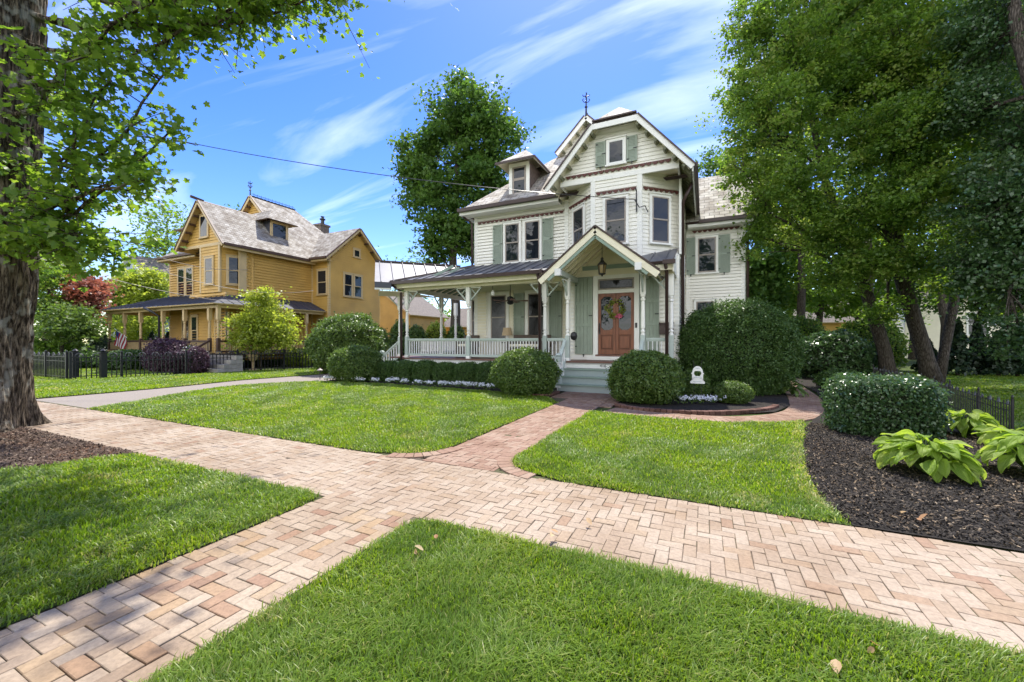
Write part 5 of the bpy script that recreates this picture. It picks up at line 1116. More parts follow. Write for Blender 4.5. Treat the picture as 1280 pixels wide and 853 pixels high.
# chimney
c0 = at(401, 290, 33); mb = MB(); cxx, cyy = c0[0], c0[1]; zt = 11.0
mb.box(cxx-0.48, cxx+0.48, cyy-0.4, cyy+0.4, 7.5, zt-0.3, 0); mb.box(cxx-0.56, cxx+0.56, cyy-0.47, cyy+0.47, zt-0.3, zt-0.15, 0); ch = mb.build('chimney', ['chimneybrick'], YH)
MB().lathe([(0.15, 0), (0.13, 0.35), (0.22, 0.40), (0.22, 0.48), (0.1, 0.52), (0.1, 0.6), (0.16, 0.66)], (cxx+0.2, cyy, zt-0.15), 12).build('chimney_pot', 'iron', ch)
# porch
PZ, ez, tz, yfr = 0.85, 3.42, 4.35, 12.1
xl, xr = -34.4, -22.15
mb = MB(); mb.box(xl+0.3, -24.3, 12.45, 14.6, PZ-0.12, PZ); mb.box(xl+0.3, -32.2, 14.6, 19, PZ-0.121, PZ); mb.box(-24.3, xr-0.2, 12.45, 18.8, PZ-0.122, PZ-0.001); mb.build('porch_floor', 'ybrown', YH)
A, B, C, D = (xl, yfr, ez), (xr, yfr, ez), (-24.3, 14.58, tz), (-32.15, 14.58, tz); E1, E2 = (xr, 18.85, ez), (-24.3, 18.85, tz); G1, G2 = (xl, 19, ez), (-32.15, 19, tz)
mb = MB(); mb.slab([A, B, C, D], 0.07, 0, 1, 2); clipseam(mb, [A, B, C, D], (0, 1, 0.36), 0.5); mb.slab([B, E1, E2, C], 0.07, 0, 1, 2); clipseam(mb, [B, E1, E2, C], (-1, 0, 0.43), 0.5); mb.slab([G1, A, D, G2], 0.07, 0, 1, 2); mb.build('porch_roof', ['yroofm', 'ysoffit', 'ytrim'], YH)
mb = MB(); mb.box(xl+0.25, xr-0.2, 12.42, 12.56, 3.20, 3.36); mb.box(xr-0.36, xr-0.22, 12.56, 18.8, 3.20, 3.36); mb.box(xl+0.25, xl+0.39, 12.56, 19, 3.20, 3.36); mb.build('porch_beam', 'ytrim', YH)
ps = []
for px in (137, 156, 176, 204, 231, 262): p = onY(px, 400, 12.5); ps.append((p[0], 12.5))
ps += [(-22.45, 12.5), (-22.45, 17.6), (-22.45, 15.2)]
for x, y in ps: post(YH, x, y, PZ, 3.22, ('ytrim', 'ybrown'), 0.17)
for i in range(5): railing(YH, (ps[i][0]+0.09, 12.5), (ps[i+1][0]-0.09, 12.5), PZ+0.05, 1.55, ('ybrown', 'ytrim'))
railing(YH, (-22.45, 15.3), (-22.45, 17.5), PZ+0.05, 1.55, ('ybrown', 'ytrim')); railing(YH, (-22.45, 12.6), (-22.45, 15.1), PZ+0.05, 1.55, ('ybrown', 'ytrim'))
mb = MB(); x = xl+0.3
while x < -22.4: mb.box(x, x+0.09, 12.47, 12.49, 0.02, PZ-0.13); x += 0.115
mb.box(xl+0.3, -22.3, 12.49, 12.53, 0.0, PZ-0.125); mb.build('porch_skirt', 'ytrim', YH)
pipe(YH, [(ps[3][0]-1.0, 12.05, 3.36), (ps[3][0]-0.3, 12.1, 3.15), (ps[3][0]-0.16, 12.38, 2.9), (ps[3][0]-0.16, 12.38, 0.1)], 0.06, 'iron'); pipe(YH, [(-24.15, 13.9, 6.6), (-24.2, 14.0, 6.4), (-24.2, 14.0, 4.4)], 0.055, 'ybrown')
Fv = front(13.55); xd = onY(268, 400, 13.5)[0]
mb = MB(); fbox(mb, Fv, xd, xd+0.1, -0.02, 0.06, PZ, 3.1); fbox(mb, Fv, xd+1.2, xd+1.3, -0.02, 0.06, PZ, 3.1); fbox(mb, Fv, xd+0.1, xd+1.2, -0.02, 0.06, 2.35, 2.5); fbox(mb, Fv, xd+0.60, xd+0.70, -0.02, 0.05, PZ, 2.35); fbox(mb, Fv, xd+0.1, xd+1.2, -0.02, 0.049, 1.45, 1.55); fbox(mb, Fv, xd+0.1, xd+1.2, -0.02, 0.02, PZ, 3.1, 1); mb.build('door', ['ytrim', 'iron'], YH)
window(F1, -29.9, -29.2, 1.2, 3.0, YH, pane='screen', label='tall front window on the porch', **kw); window(Fv, dx-3.9, dx-3.35, 1.3, 2.9, YH, pane='glass', label='narrow window beside the door', **kw)
mb = MB(); s0 = onY(263, 440, 12.4)[0]
for i in range(4): mb.box(s0+0.1, s0+2.6, 11.3+0.28*i, 12.44-0.001*i, 0.2*i, 0.2*(i+1)-0.01)
mb.build('steps', 'stone', YH); railing(YH, (s0, 12.4), (s0, 11.3), 0.95, 1.6, ('ybrown', 'ytrim'), dz=-0.7)
# flag
fl0 = onY(152, 400, 12.2); fg = thing('flag', 'striped red and white flag drooping on the yellow porch post', 'flag', (fl0[0], 12.3, 1.6))
MB().tube([(fl0[0]+0.12, 12.4, 1.70), (fl0[0]-0.14, 11.92, 2.24)], 0.018, 6).build('pole', 'white', fg)
mb = MB(); a, b = Vector((fl0[0]+0.10, 12.35, 1.75)), Vector((fl0[0]-0.12, 11.95, 2.2)); nu, nvv = 10, 13; vs = []
for i in range(nu+1):
    for j in range(nvv+1):
        s = i/nu; t = j/nvv; p = a+(b-a)*t; vs.append((p.x-0.12*s+0.05*math.sin(5*t+4*s), p.y+0.06*math.sin(7*t+3*s), p.z-0.95*s*(0.8+0.2*t)))
fs, ms = [], []
for i in range(nu):
    for j in range(nvv): fs.append((i*(nvv+1)+j, (i+1)*(nvv+1)+j, (i+1)*(nvv+1)+j+1, i*(nvv+1)+j+1)); ms.append(2 if i < 4 and j > 6 else (j % 2))
mb.add(vs, fs, ms).build('cloth', ['flagred', 'white', 'flagblue'], fg)
# ------------------------------------------------------------------ other buildings
def plainhouse(name, label, x0, x1, y0, y1, z, ridge, mats, axis='x', wins=(), ov=0.4, gut='trim'):
    r = thing(name, label, 'house', ((x0+x1)/2, (y0+y1)/2, 0)); mb = MB()
    clap(mb, front(y0), [(x0, 0), (x1, 0), (x1, z), (x0, z)] if axis == 'x' else [(x0, 0), (x1, 0), (x1, z), ((x0+x1)/2+0.01, ridge-0.1), ((x0+x1)/2-0.01, ridge-0.1), (x0, z)], pitch=0.14)
    clap(mb, rightw(x1), [(y0, 0), (y1, 0), (y1, z), (y0, z)] if axis == 'y' else [(y0, 0), (y1, 0), (y1, z), ((y0+y1)/2+0.01, ridge-0.1), ((y0+y1)/2-0.01, ridge-0.1), (y0, z)], pitch=0.14)
    clap(mb, leftw(x0), [(-y1, 0), (-y0, 0), (-y0, z), (-y1, z)], pitch=0.14); mb.box(x0+0.1, x1-0.1, y1-0.1, y1, 0, z); mb.build('wall', mats[0], r)
    mb = MB()
    if axis == 'x':
        ym = (y0+y1)/2; mb.slab([(x0-ov, y0-ov, z), (x1+ov, y0-ov, z), (x1+ov, ym, ridge), (x0-ov, ym, ridge)], 0.12, 0, 1, 1); mb.slab([(x1+ov, y1+ov, z), (x0-ov, y1+ov, z), (x0-ov, ym, ridge), (x1+ov, ym, ridge)], 0.12, 0, 1, 1)
    else:
        xm = (x0+x1)/2; mb.slab([(x0-ov, y0-ov, z), (xm, y0-ov, ridge), (xm, y1+ov, ridge), (x0-ov, y1+ov, z)], 0.12, 0, 1, 1); mb.slab([(x1+ov, y0-ov, z), (x1+ov, y1+ov, z), (xm, y1+ov, ridge), (xm, y0-ov, ridge)], 0.12, 0, 1, 1)
    mb.build('roof', [mats[1], mats[2]], r, uv=True)
    for f, a0, a1, b0, b1 in wins: window(f, a0, a1, b0, b1, r, casing=mats[2], sash=mats[2])
    return r
g = at(540, 400, 40)
gx0, gy0 = -25.5, 37.0
plainhouse('garage', 'long low ochre garage with a brown roof seen through the white porch', gx0, gx0+13.5, gy0, gy0+7, 3.0, 5.3, ('ysiding', 'asphaltroof', 'ytrim'), 'x', [(front(gy0), gx0+7.6, gx0+9.2, 1.0, 2.4), (front(gy0), gx0+9.8, gx0+11.4, 1.0, 2.4), (front(gy0), gx0+4.0, gx0+5.0, 1.2, 2.3)])
plainhouse('garage', 'tall ochre carriage barn between the two houses, mostly behind the yellow house', gx0-5.5, gx0+1.0, gy0-7, gy0-1.5, 3.9, 6.3, ('ysiding', 'asphaltroof', 'ytrim'), 'y', [(front(gy0-7), gx0-3, gx0-2, 1.2, 2.6)])
b = at(172, 360, 40); plainhouse('grey_house', 'blue grey house with a white trimmed gable far left behind the trees', b[0]-5.5, b[0]+3.5, b[1], b[1]+9, 6.4, 10.0, ('greysiding', 'asphaltroof', 'trim'), 'y', [(front(b[1]), b[0]-2.6, b[0]-1.6, 4.0, 5.8), (front(b[1]), b[0]+0.2, b[0]+1.2, 4.0, 5.8)])
b = at(1035, 400, 42); plainhouse('yellow_cottage', 'small pale yellow cottage with a brown roof behind the right trees', b[0]-2.5, b[0]+7, b[1], b[1]+7, 3.4, 6.2, ('ysiding', 'asphaltroof', 'ytrim'), 'x')
b = at(1230, 400, 34); plainhouse('beige_house', 'beige house half hidden behind the evergreens at the right', b[0]-5, b[0]+8, b[1], b[1]+8, 5.2, 8.2, ('cream', 'asphaltroof', 'trim'), 'x', [(front(b[1]), b[0]-1.0, b[0]+0.2, 2.0, 3.8), (front(b[1]), b[0]+2.6, b[0]+3.8, 2.0, 3.8)])
# ------------------------------------------------------------------ fences
def iron_fence(P, h, label, hoop=True, step=0.14, pst=1.9, name='iron_fence', r=0.0135, hr=0.11, pw=0.035):
    root = thing(name, label, 'fence', (*P[0], 0)); mb = MB(); hp = MB(); seg = []
    for p, q in zip(P, P[1:]):
        p, q = Vector((*p, 0)), Vector((*q, 0)); n = max(1, round((q-p).length/pst)); seg += [(p+(q-p)*i/n, p+(q-p)*(i+1)/n) for i in range(n)]
    v = Vector((0, 0, 1))
    for p, q in seg:
        for z in (0.12, h*0.66, h*0.82): mb.beam(p+v*z, q+v*z, 0.6*pw, 0.8*pw)
        n = max(2, round((q-p).length/step)); d = (q-p)/n
        for i in range(1, n): mb.beam(p+d*i, p+d*i+v*(h*0.9 if not hoop or i % 2 else h*0.82), r*2, r*2)
        if hoop:
            m = max(2, n//3); e = (q-p)/m
            for i in range(m):
                c = p+e*(i+0.5); u = e.normalized(); hp.tube([c+u*hr*math.cos(a)+v*(h*0.86+hr*math.sin(a)) for a in np.linspace(0, math.pi, 7)], 0.35*r+0.010*(r > 0.01)+0.002, 4); hp.tube([c+v*h*0.82, c+v*(h*0.86+hr*0.55)], [0.022, 0.008], 4)
    mb.build('pickets', 'iron', root)
    if hoop: hp.build('hoops', 'hoop', root)
    ends = [s[0] for s in seg]+[seg[-1][1]]
    for p in ends:
        b = MB(); b.box(p.x-pw, p.x+pw, p.y-pw, p.y+pw, 0, h*0.98); b.lathe([(pw*0.9, 0), (pw*1.3, 0.03), (pw*0.6, 0.07)], (p.x, p.y, h*0.98), 8); b.build('post', 'iron', root)
iron_fence([(-22.25, 7.05), (-21.75, 8.4), (-21.3, 10.5), (-20.7, 12.4), (-19.8, 14.2), (-19.0, 15.4)], 1.05, 'black iron fence with hoop tops along the driveway side of the yellow house', name='iron_fence')
iron_fence([(-34, 7.0), (-22.4, 7.0)], 1.08, 'black iron fence along the street side of the yellow yard, behind the maple', name='iron_fence')
for x, y, lab in ((-22.75, 7.35, 'stout left gate post of the yellow house'), (-21.95, 7.9, 'stout right gate post of the yellow house')):
    mb = MB(); mb.box(x-0.09, x+0.09, y-0.09, y+0.09, 0, 1.0); mb.box(x-0.12, x+0.12, y-0.12, y+0.12, 1.0, 1.05); mb.lathe([(0.07, 0), (0.1, 0.06), (0.02, 0.14)], (x, y, 1.05), 8); tag(mb.build('gate_post', 'iron'), lab, 'gate post', 'gate posts of the yellow house')
iron_fence([(4.28, 8.95), (4.45, 10.2), (4.75, 11.9), (5.05, 14.0), (5.3, 16.2), (5.4, 18.5)], 0.62, 'low black wire border fence right of the glossy hedge', pst=1.4, step=0.10, r=0.006, name='wire_fence', hr=0.05, pw=0.013)
# urns with flowers in the yellow yard
for px, d, lab in ((237, 19.5, 'tan stone urn of flowers at the black fence'), (316, 20.8, 'pale urn of pink flowers beside the yellow house steps')):
    p = at(px, 445, d); x, y = p[0], p[1]; u = thing('flower_urn', lab, 'urn', (x, y, 0), 'flower urns in the yellow yard'); MB().lathe([(0.17, 0), (0.17, 0.08), (0.08, 0.12), (0.07, 0.44), (0.12, 0.50), (0.22, 0.66), (0.25, 0.78), (0.27, 0.82), (0.2, 0.83)], (x, y, 0), 18).build('bowl', 'ytrim', u)
    n = 260; C = np.stack([x+0.14*rng.normal(size=n), y+0.14*rng.normal(size=n), 0.98+0.14*rng.normal(size=n)], 1); leaves('plant', C, 0.09, 'boxwood', u); C = np.stack([x+0.15*rng.normal(size=60), y+0.15*rng.normal(size=60), 1.08+0.12*rng.normal(size=60)], 1); leaves('blossom', C, 0.08, 'pink' if px > 300 else 'petal', u)
# wires
def wire(p, q, sag, label, r=0.010, mat='iron', k=24):
    tag(MB().tube(bend(p, q, -sag, k), r, 5).build('overhead_wire', mat), label, 'wire')
wire(at(-200, 60, 16), (-1.95, 13.40, 5.98), 1.0, 'long black overhead wire running from the upper left to the white house bay', 0.013)
tag(MB().tube([(-1.95, 13.44, 5.6), (-1.95, 13.40, 6.25), (-1.95, 13.30, 6.3)], 0.022, 6).tube([(-2.0, 13.35, 5.98), (-1.85, 13.32, 5.70), (-1.7, 13.5, 5.78), (-1.62, 13.62, 5.6)], 0.016, 6).build('service_bracket', 'iron'), 'dark wire bracket on the bay where the overhead wire lands', 'bracket')
wire(at(30, 240, 14), (-24.1, 16.6, 6.2), 1.2, 'pale overhead wire landing on the upper side wall of the yellow house', 0.011, 'sash')
wire(at(-20, 300, 12), at(300, 378, 20), 0.3, 'pale low wire crossing in front of the yellow porch', 0.011, 'sash')
wire(at(20, 260, 13), at(392, 363, 23), 1.0, 'pale wire crossing the yellow upper wall just above the porch roof', 0.010, 'sash')
# ------------------------------------------------------------------ street maple at the left
rng = np.random.default_rng(21)
def big_trunk():
    root = thing('street_maple', 'big maple with a thick furrowed trunk at the left edge of the sidewalk', 'tree', (-11.05, 2.35, 0))
    base = np.array((-11.05, 2.35, 0.0)); nz, nt = 230, 150; H = 11.0; vs, fs = [], []
    ctr = lambda z: Vector((base[0]+0.085*z+0.10*math.sin(z*0.5), base[1]+0.03*z, z))
    for j in range(nz+1):
        z = H*(j/nz)**1.1; c = ctr(z); r = 0.52-0.016*z+0.16*math.exp(-z*2.6)+0.03*math.exp(-((z-2.6)/0.7)**2)
        for i in range(nt):
            a = 2*math.pi*i/nt; d = Vector((math.cos(a), math.sin(a), 0)); p = Vector((d.x*5.2, d.y*5.2, z*0.9))
            rid = 1-abs(mnoise.noise(p*1.0))*2; rid2 = mnoise.noise(Vector((d.x*14, d.y*14, z*2.4)))
            fl = 1+0.40*math.exp(-z*2.0)*math.sin(5*a+1.0)*0.6
            vs.append(c+d*(r*fl+0.05*rid+0.03*rid2))
    for j in range(nz):
        for i in range(nt): fs.append((j*nt+i, j*nt+(i+1) % nt, (j+1)*nt+(i+1) % nt, (j+1)*nt+i))
    mb = MB(); mb.add(vs, fs)
    for k in range(13):   # surface roots
        a = R_(-105+k*8+random.uniform(-5, 5)); L_ = random.uniform(0.7, 1.9); p = Vector((base[0]+0.62*math.cos(a), base[1]+0.62*math.sin(a), 0.10)); path = [p]
        for s in range(6):
            a += random.uniform(-0.35, 0.35); p = p+Vector((math.cos(a), math.sin(a), 0))*L_/6; path.append(Vector((p.x, p.y, 0.055-0.012*s+0.012*random.random())))
        mb.tube(path, np.linspace(0.05, 0.012, 7), 7)
    # limbs: start point on the trunk, then pixel targets at their depth
    limbs = []
    def limb(z, tgt, r0, sag=-0.2):
        a = np.array(ctr(z)); b = np.asarray(tgt, float); P = bend(a, b, sag, 12); P[1:-1] += rng.normal(size=(10, 3))*0.05; mb.tube(P, np.linspace(r0, 0.012, 12), 8); limbs.append(P); return P
    T = [(2.9, at(110, 150, 6.2), 0.035, -0.1), (2.95, at(170, 190, 6.4), 0.035, -0.2), (3.1, at(222, 155, 6.6), 0.04, -0.35), (3.3, at(225, 70, 6.8), 0.045, -0.4), (3.2, at(180, 225, 6.2), 0.03, 0.1), (3.3, at(125, 300, 6.6), 0.03, 0.1), (3.1, at(95, 325, 6.4), 0.025, 0.1), (3.3, at(150, 320, 6.9), 0.03, 0.2), (3.0, at(140, 100, 6.5), 0.03, -0.2),
         (4.0, at(-30, 130, 5.9), 0.04, -0.1), (5.5, at(200, -20, 6.6), 0.06, -0.3), (6.5, at(330, -5, 7.0), 0.05, -0.5), (7, at(430, -22, 7.3), 0.05, -0.6), (7, at(380, -30, 7.2), 0.05, -0.6), (5, at(110, 40, 6.0), 0.05, -0.2), (3.0, at(60, 300, 6.0), 0.03, 0.1),
         (7.5, (-5.7, 6.2, 9.0), 0.10, -0.6), (8, (-4.1, 6.3, 10.2), 0.10, -0.8), (8, (-5.2, 5.6, 9.8), 0.10, -0.8), (8, (-12, 7, 11.5), 0.16, -0.4), (8, (-15, 1.5, 10.5), 0.16, -0.4), (9, (-9.5, 3.5, 14.0), 0.18, -0.2), (6, (-14.5, 4.5, 7.5), 0.12, -0.2), (7, (-8.5, 0.5, 11.0), 0.14, -0.3), (8, (-5.8, 3.0, 12.0), 0.13, -0.3)]
    pts = []
    for i, (z, t, r, sg) in enumerate(T):
        P = limb(z, t, r, sg); ln = np.linalg.norm(P[-1]-P[0]); m = int((7+ln*3.6) if i < 10 else (10+ln*5.5) if i < 20 else (9+ln*3.6))
        for q in range(m):
            s = rng.uniform(0.30, 1.0)**0.75; b = P[int(s*11)]; far = i >= 16
            off = rng.normal(size=3)*np.array((0.55, 0.55, 0.34))*(1.1 if far else 0.62)*(0.5+0.8*s); e = b+off
            mb.tube(bend(b, e, 0.03, 4), np.linspace(0.012, 0.004, 4), 4, 0, False); pts.append((b, e, far))
        for q in range(4): pts.append((P[-2], P[-1]+rng.normal(size=3)*0.12, far))
    mb.build('trunk', 'bark', root, smooth=True)
    C = []
    for b, e, far in pts:
        k = 26 if far else 15; t = rng.uniform(0.25, 1.1, size=(k, 1)); C.append(b+(e-b)*t+rng.normal(size=(k, 3))*((0.22, 0.22, 0.16) if far else (0.10, 0.10, 0.08)))
    C = np.concatenate(C); leaves('crown', C, 0.104, 'maple', root, up=0.75, tmpl=MAPLE, hang=0.6)
big_trunk()
def simple_trunk(b, top, r0, r1, k=8, wob=0.05):
    P = bend(b, top, 0, k); P[1:-1] += rng.normal(size=(k-2, 3))*wob; return P, list(np.linspace(r0, r1, k))
# tall tree behind the white house
d = 30.0; B = at(566, 455, d); B[2] = 0; P, Rr = simple_trunk(B, at(572, 130, d), 0.42, 0.06, 10, 0.12)
lob = [(at(x, y, d+dd), (rx*d/FPX, rx*d/FPX*0.9, rz*d/FPX)) for x, y, rx, rz, dd in ((575, 150, 48, 42, 0), (530, 190, 34, 34, 0.5), (618, 165, 34, 36, -0.5), (600, 215, 44, 44, 0), (540, 240, 38, 40, 0), (620, 250, 26, 38, 0.6), (560, 285, 34, 34, -0.5), (592, 300, 30, 30, 0.5), (515, 215, 22, 22, 0), (545, 310, 20, 26, 0), (575, 112, 20, 18, 0))]
tree('shade_tree', 'tall rounded green tree standing behind the porch roof of the white house', 'tree', P, Rr, lob, 640, 60, 0.26, 0.40, 'deep', up=0.6, limb0=0.3, seed=31, limbr=0.35)
# big trees at the right
def pxlobes(L_): return [(at(x, y, d), (rx*d/FPX, rx*d/FPX*dep, rz*d/FPX)) for x, y, d, rx, rz, dep in L_]
def pxtrunk(L_, radii):
    return [at(x, y, d) if y is not None else np.array((*at(x, 440, d)[:2], 0.0)) for x, y, d in L_], radii
P, Rr = pxtrunk([(1112, None, 15.0), (1106, 440, 15.0), (1088, 380, 15.0), (1070, 330, 15.2), (1048, 280, 15.4), (1030, 220, 15.6), (1015, 150, 15.8), (1010, 80, 16)], [0.28, 0.21, 0.19, 0.17, 0.15, 0.12, 0.09, 0.05])
tree('right_maple', 'leaning slender maple nearest the brick garden path, yellow green leaves', 'tree', P, Rr,
     pxlobes([(985, 60, 15, 72, 62, .9), (960, 150, 15, 58, 60, .9), (985, 235, 15, 62, 48, .9), (1050, 130, 15.5, 70, 70, 1), (1050, 30, 16, 70, 60, 1), (1030, 290, 15, 50, 42, .9), (930, 215, 15, 26, 44, .9), (945, 290, 15.5, 26, 30, .8), (1010, -60, 16, 90, 70, 1), (1045, 345, 14.5, 34, 26, .8), (925, 120, 15, 26, 36, .8), (935, 40, 15.4, 32, 40, .8)]), 1600, 62, 0.108, 0.18, 'lime', seed=41, limb0=0.25, hang=0.3)
P, Rr = pxtrunk([(1165, None, 14.6), (1158, 450, 14.6), (1140, 390, 14.6), (1125, 340, 14.6), (1118, 280, 14.6), (1120, 200, 14.6), (1130, 100, 14.8), (1135, 20, 15)], [0.33, 0.24, 0.22, 0.21, 0.19, 0.16, 0.12, 0.07])
tree('right_maple', 'thick trunked maple in the middle of the right hand group', 'tree', P, Rr,
     pxlobes([(1130, 60, 14.2, 78, 66, 1), (1120, 170, 13.8, 72, 62, 1), (1100, 260, 13.6, 60, 46, .9), (1180, 110, 13.6, 66, 70, 1), (1170, 230, 13.4, 64, 56, .9), (1090, 330, 13.8, 40, 30, .8), (1150, 320, 13.2, 46, 34, .8), (1120, -50, 14.5, 100, 70, 1), (1110, 385, 14.0, 30, 18, .7)]), 1450, 62, 0.108, 0.18, 'lime', seed=42, limb0=0.25, hang=0.3)
P, Rr = pxtrunk([(1172, None, 14.9), (1180, 440, 15.0), (1192, 380, 15.1), (1200, 310, 15.2), (1215, 220, 15.3), (1225, 120, 15.4)], [0.20, 0.15, 0.14, 0.12, 0.09, 0.06])
tree('right_maple', 'thin right leaning stem beside the thick maple trunk', 'tree', P, Rr,
     pxlobes([(1230, 60, 14.5, 70, 70, 1), (1240, 180, 14.5, 60, 60, 1), (1220, 280, 14, 50, 46, .9), (1200, 350, 13.6, 36, 26, .8), (1300, 100, 15, 70, 90, 1), (1290, 230, 14.6, 60, 60, 1)]), 1100, 62, 0.108, 0.18, 'lime', seed=43, limb0=0.3, hang=0.3)
P, Rr = pxtrunk([(1345, None, 10.5), (1338, 380, 10.5), (1318, 250, 10.6), (1295, 120, 10.8), (1272, 40, 11.0), (1260, -60, 11.2)], [0.26, 0.23, 0.20, 0.17, 0.14, 0.09])
tree('holly_tree', 'dark glossy leaved tree at the right edge, its trunk entering at the top corner', 'tree', P, Rr,
     pxlobes([(1255, 250, 11.2, 56, 62, .9), (1275, 340, 11, 54, 46, .9), (1230, 330, 11.6, 34, 40, .8), (1300, 160, 11.4, 60, 60, .9), (1250, 40, 11.8, 60, 56, .9), (1275, 415, 10.8, 44, 34, .8), (1215, 130, 12, 40, 44, .8), (1320, 300, 11, 60, 70, .9)]), 950, 50, 0.095, 0.19, 'holly', seed=44, limb0=0.15, up=0.4)
# background woods at the right of the white house
for i, (px, d, top, rw, n, lab) in enumerate(((1000, 23, 70, 62, 210, 'tall dense tree filling the gap behind the leaning maple crown'), (1085, 24, 20, 72, 230, 'tall dense tree directly behind the thick maple'), (1180, 23, 10, 76, 240, 'tall dense tree behind the right leaning stem'), (1285, 22, -10, 76, 230, 'tall dense tree behind the glossy leaved tree'), (950, 27, 90, 34, 170, 'narrow tall tree rising beyond the side wing roof'))):
    B = at(px, 440, d); B[2] = 0; T_ = at(px+rng.uniform(-8, 8), top, d); P, Rr = simple_trunk(B, T_, 0.24, 0.06, 9, 0.10); yy = np.linspace(top, 255, 6)
    lob = [(at(px+rng.uniform(-rw*0.6, rw*0.6), y, d+rng.uniform(-1, 1)), (rw*0.8*d/FPX, rw*0.6*d/FPX, rw*0.62*d/FPX)) for y in yy for _ in range(2)]
    tree('background_tree', lab, 'tree', P, Rr, lob, n, 50, 0.20, 0.34, 'lime', group='trees behind the houses', seed=150+i, limb0=0.3)
for i, (px, d, top, rw, lm, lab) in enumerate(((905, 36, 190, 34, 'deep', 'dark tree rising behind the roof of the side wing'), (975, 27, 250, 52, 'lime', 'sunlit tree behind the side wing, slender grey trunk'), (1022, 30, 240, 46, 'lime', 'yellow green tree with two thin trunks behind the garden path'),
                                                 (945, 24, 320, 30, 'deep', 'low dark tree close behind the side wing corner'), (1075, 31, 270, 50, 'maple', 'pale leafed tree behind the leaning maple'), (1140, 33, 260, 60, 'deep', 'dark tree behind the thick maple trunk'), (1225, 27, 270, 56, 'deep', 'dark tree behind the evergreens at the right'), (1290, 24, 240, 60, 'maple', 'background tree beyond the right edge of the lawn'))):
    B = at(px, 440, d); B[2] = 0; T_ = at(px+rng.uniform(-8, 8), top+25, d); P, Rr = simple_trunk(B, T_, 0.26, 0.05, 8, 0.10); yy = np.linspace(top+rw*0.5, 372, 4)
    lob = [(at(px+rng.uniform(-rw*0.5, rw*0.5), y, d+rng.uniform(-1, 1)), (rw*0.75*d/FPX, rw*0.6*d/FPX, rw*0.55*d/FPX)) for y in yy for _ in range(2)]
    tree('background_tree', lab, 'tree', P, Rr, lob, 190, 46, 0.26, 0.36, lm, group='trees behind the houses', seed=50+i, limb0=0.3)
# trees at the left behind and around the yellow house
for i, (px, d, top, rw, lm, bot, lab, n, sp) in enumerate(((205, 44, 258, 34, 'lime', 330, 'thin leafed tree rising behind the left gable of the yellow house', 80, 0.5), (290, 52, 262, 30, 'deep', 300, 'tree top showing above the main roof of the yellow house', 60, 0.5), (178, 37, 335, 40, 'bright', 405, 'sunlit yellow green tree beside the yellow porch', 300, 0.34), (196, 39, 340, 26, 'lime', 430, 'bushy green tree at the back of the yellow porch', 150, 0.3),
                                             (150, 38, 350, 34, 'lime', 430, 'green tree left of the yellow porch end', 170, 0.34), (100, 26, 345, 34, 'redleaf', 395, 'red leaved japanese maple left of the yellow porch', 220, 0.32), (62, 27, 300, 36, 'lime', 350, 'light green tree just right of the big maple trunk', 190, 0.32), (60, 24, 320, 40, 'lime', 430, 'green tree hidden behind the big maple trunk', 150, 0.32), (512, 60, 322, 26, 'deep', 380, 'far tree line clump behind the canopy roof', 60, 0.6),
                                             (640, 48, 385, 60, 'lime', 420, 'distant sunlit trees seen under the porch roof', 140, 0.5), (545, 52, 380, 40, 'lime', 420, 'distant tree seen between the porch posts', 100, 0.5), (10, 40, 250, 60, 'deep', 420, 'dark tree at the far left behind the maple', 160, 0.5))):
    B = at(px, 440, d); B[2] = 0; T_ = at(px+rng.uniform(-6, 6), top+15, d); P, Rr = simple_trunk(B, T_, 0.20, 0.04, 8, 0.08); yy = np.linspace(top+rw*0.5, bot, 3)
    lob = [(at(px+rng.uniform(-rw*0.5, rw*0.5), y, d+rng.uniform(-1, 1)), (rw*0.75*d/FPX, rw*0.6*d/FPX, rw*0.5*d/FPX)) for y in yy for _ in range(2)]
    tree('background_tree', lab, 'tree', P, Rr, lob, n, 40, 0.0052*d+0.06, sp*d/30, lm, group='trees behind the houses', seed=70+i, limb0=0.3)
# dogwood and the bright little tree of the yellow yard
p = at(78, 410, 24); 
B = np.array((p[0], p[1], 0)); P, Rr = simple_trunk(B, at(78, 385, 24), 0.10, 0.03, 6, 0.03)
tree('dogwood', 'round dogwood dotted with white flowers behind the black fence', 'tree', P, Rr, pxlobes([(85, 405, 23, 34, 22, .9), (75, 392, 24, 26, 18, .9), (105, 415, 23, 20, 18, .9)]), 170, 46, 0.15, 0.26, 'boxwood', seed=90)
C = np.concatenate([at(x, y, d)+rng.normal(size=(60, 3))*(0.9, 0.6, 0.55) for x, y, d in ((85, 400, 22.2), (72, 395, 22.6))]); 
B = at(326, 462, 21.2); B[2] = 0; P, Rr = simple_trunk(B, at(328, 385, 21.2), 0.06, 0.02, 8, 0.02)
tree('young_tree', 'small bright yellow green tree in front of the yellow house', 'tree', P, Rr, pxlobes([(328, 385, 21.2, 24, 20, .9), (308, 405, 21.2, 24, 20, .9), (348, 405, 21.2, 24, 22, .9), (328, 415, 21.2, 32, 20, .9), (300, 425, 21.2, 14, 12, .9), (358, 425, 21.2, 16, 12, .9), (335, 370, 21.2, 14, 10, .9), (320, 430, 21.2, 24, 12, .9)]), 330, 36, 0.13, 0.22, 'bright', seed=91, limb0=0.35)
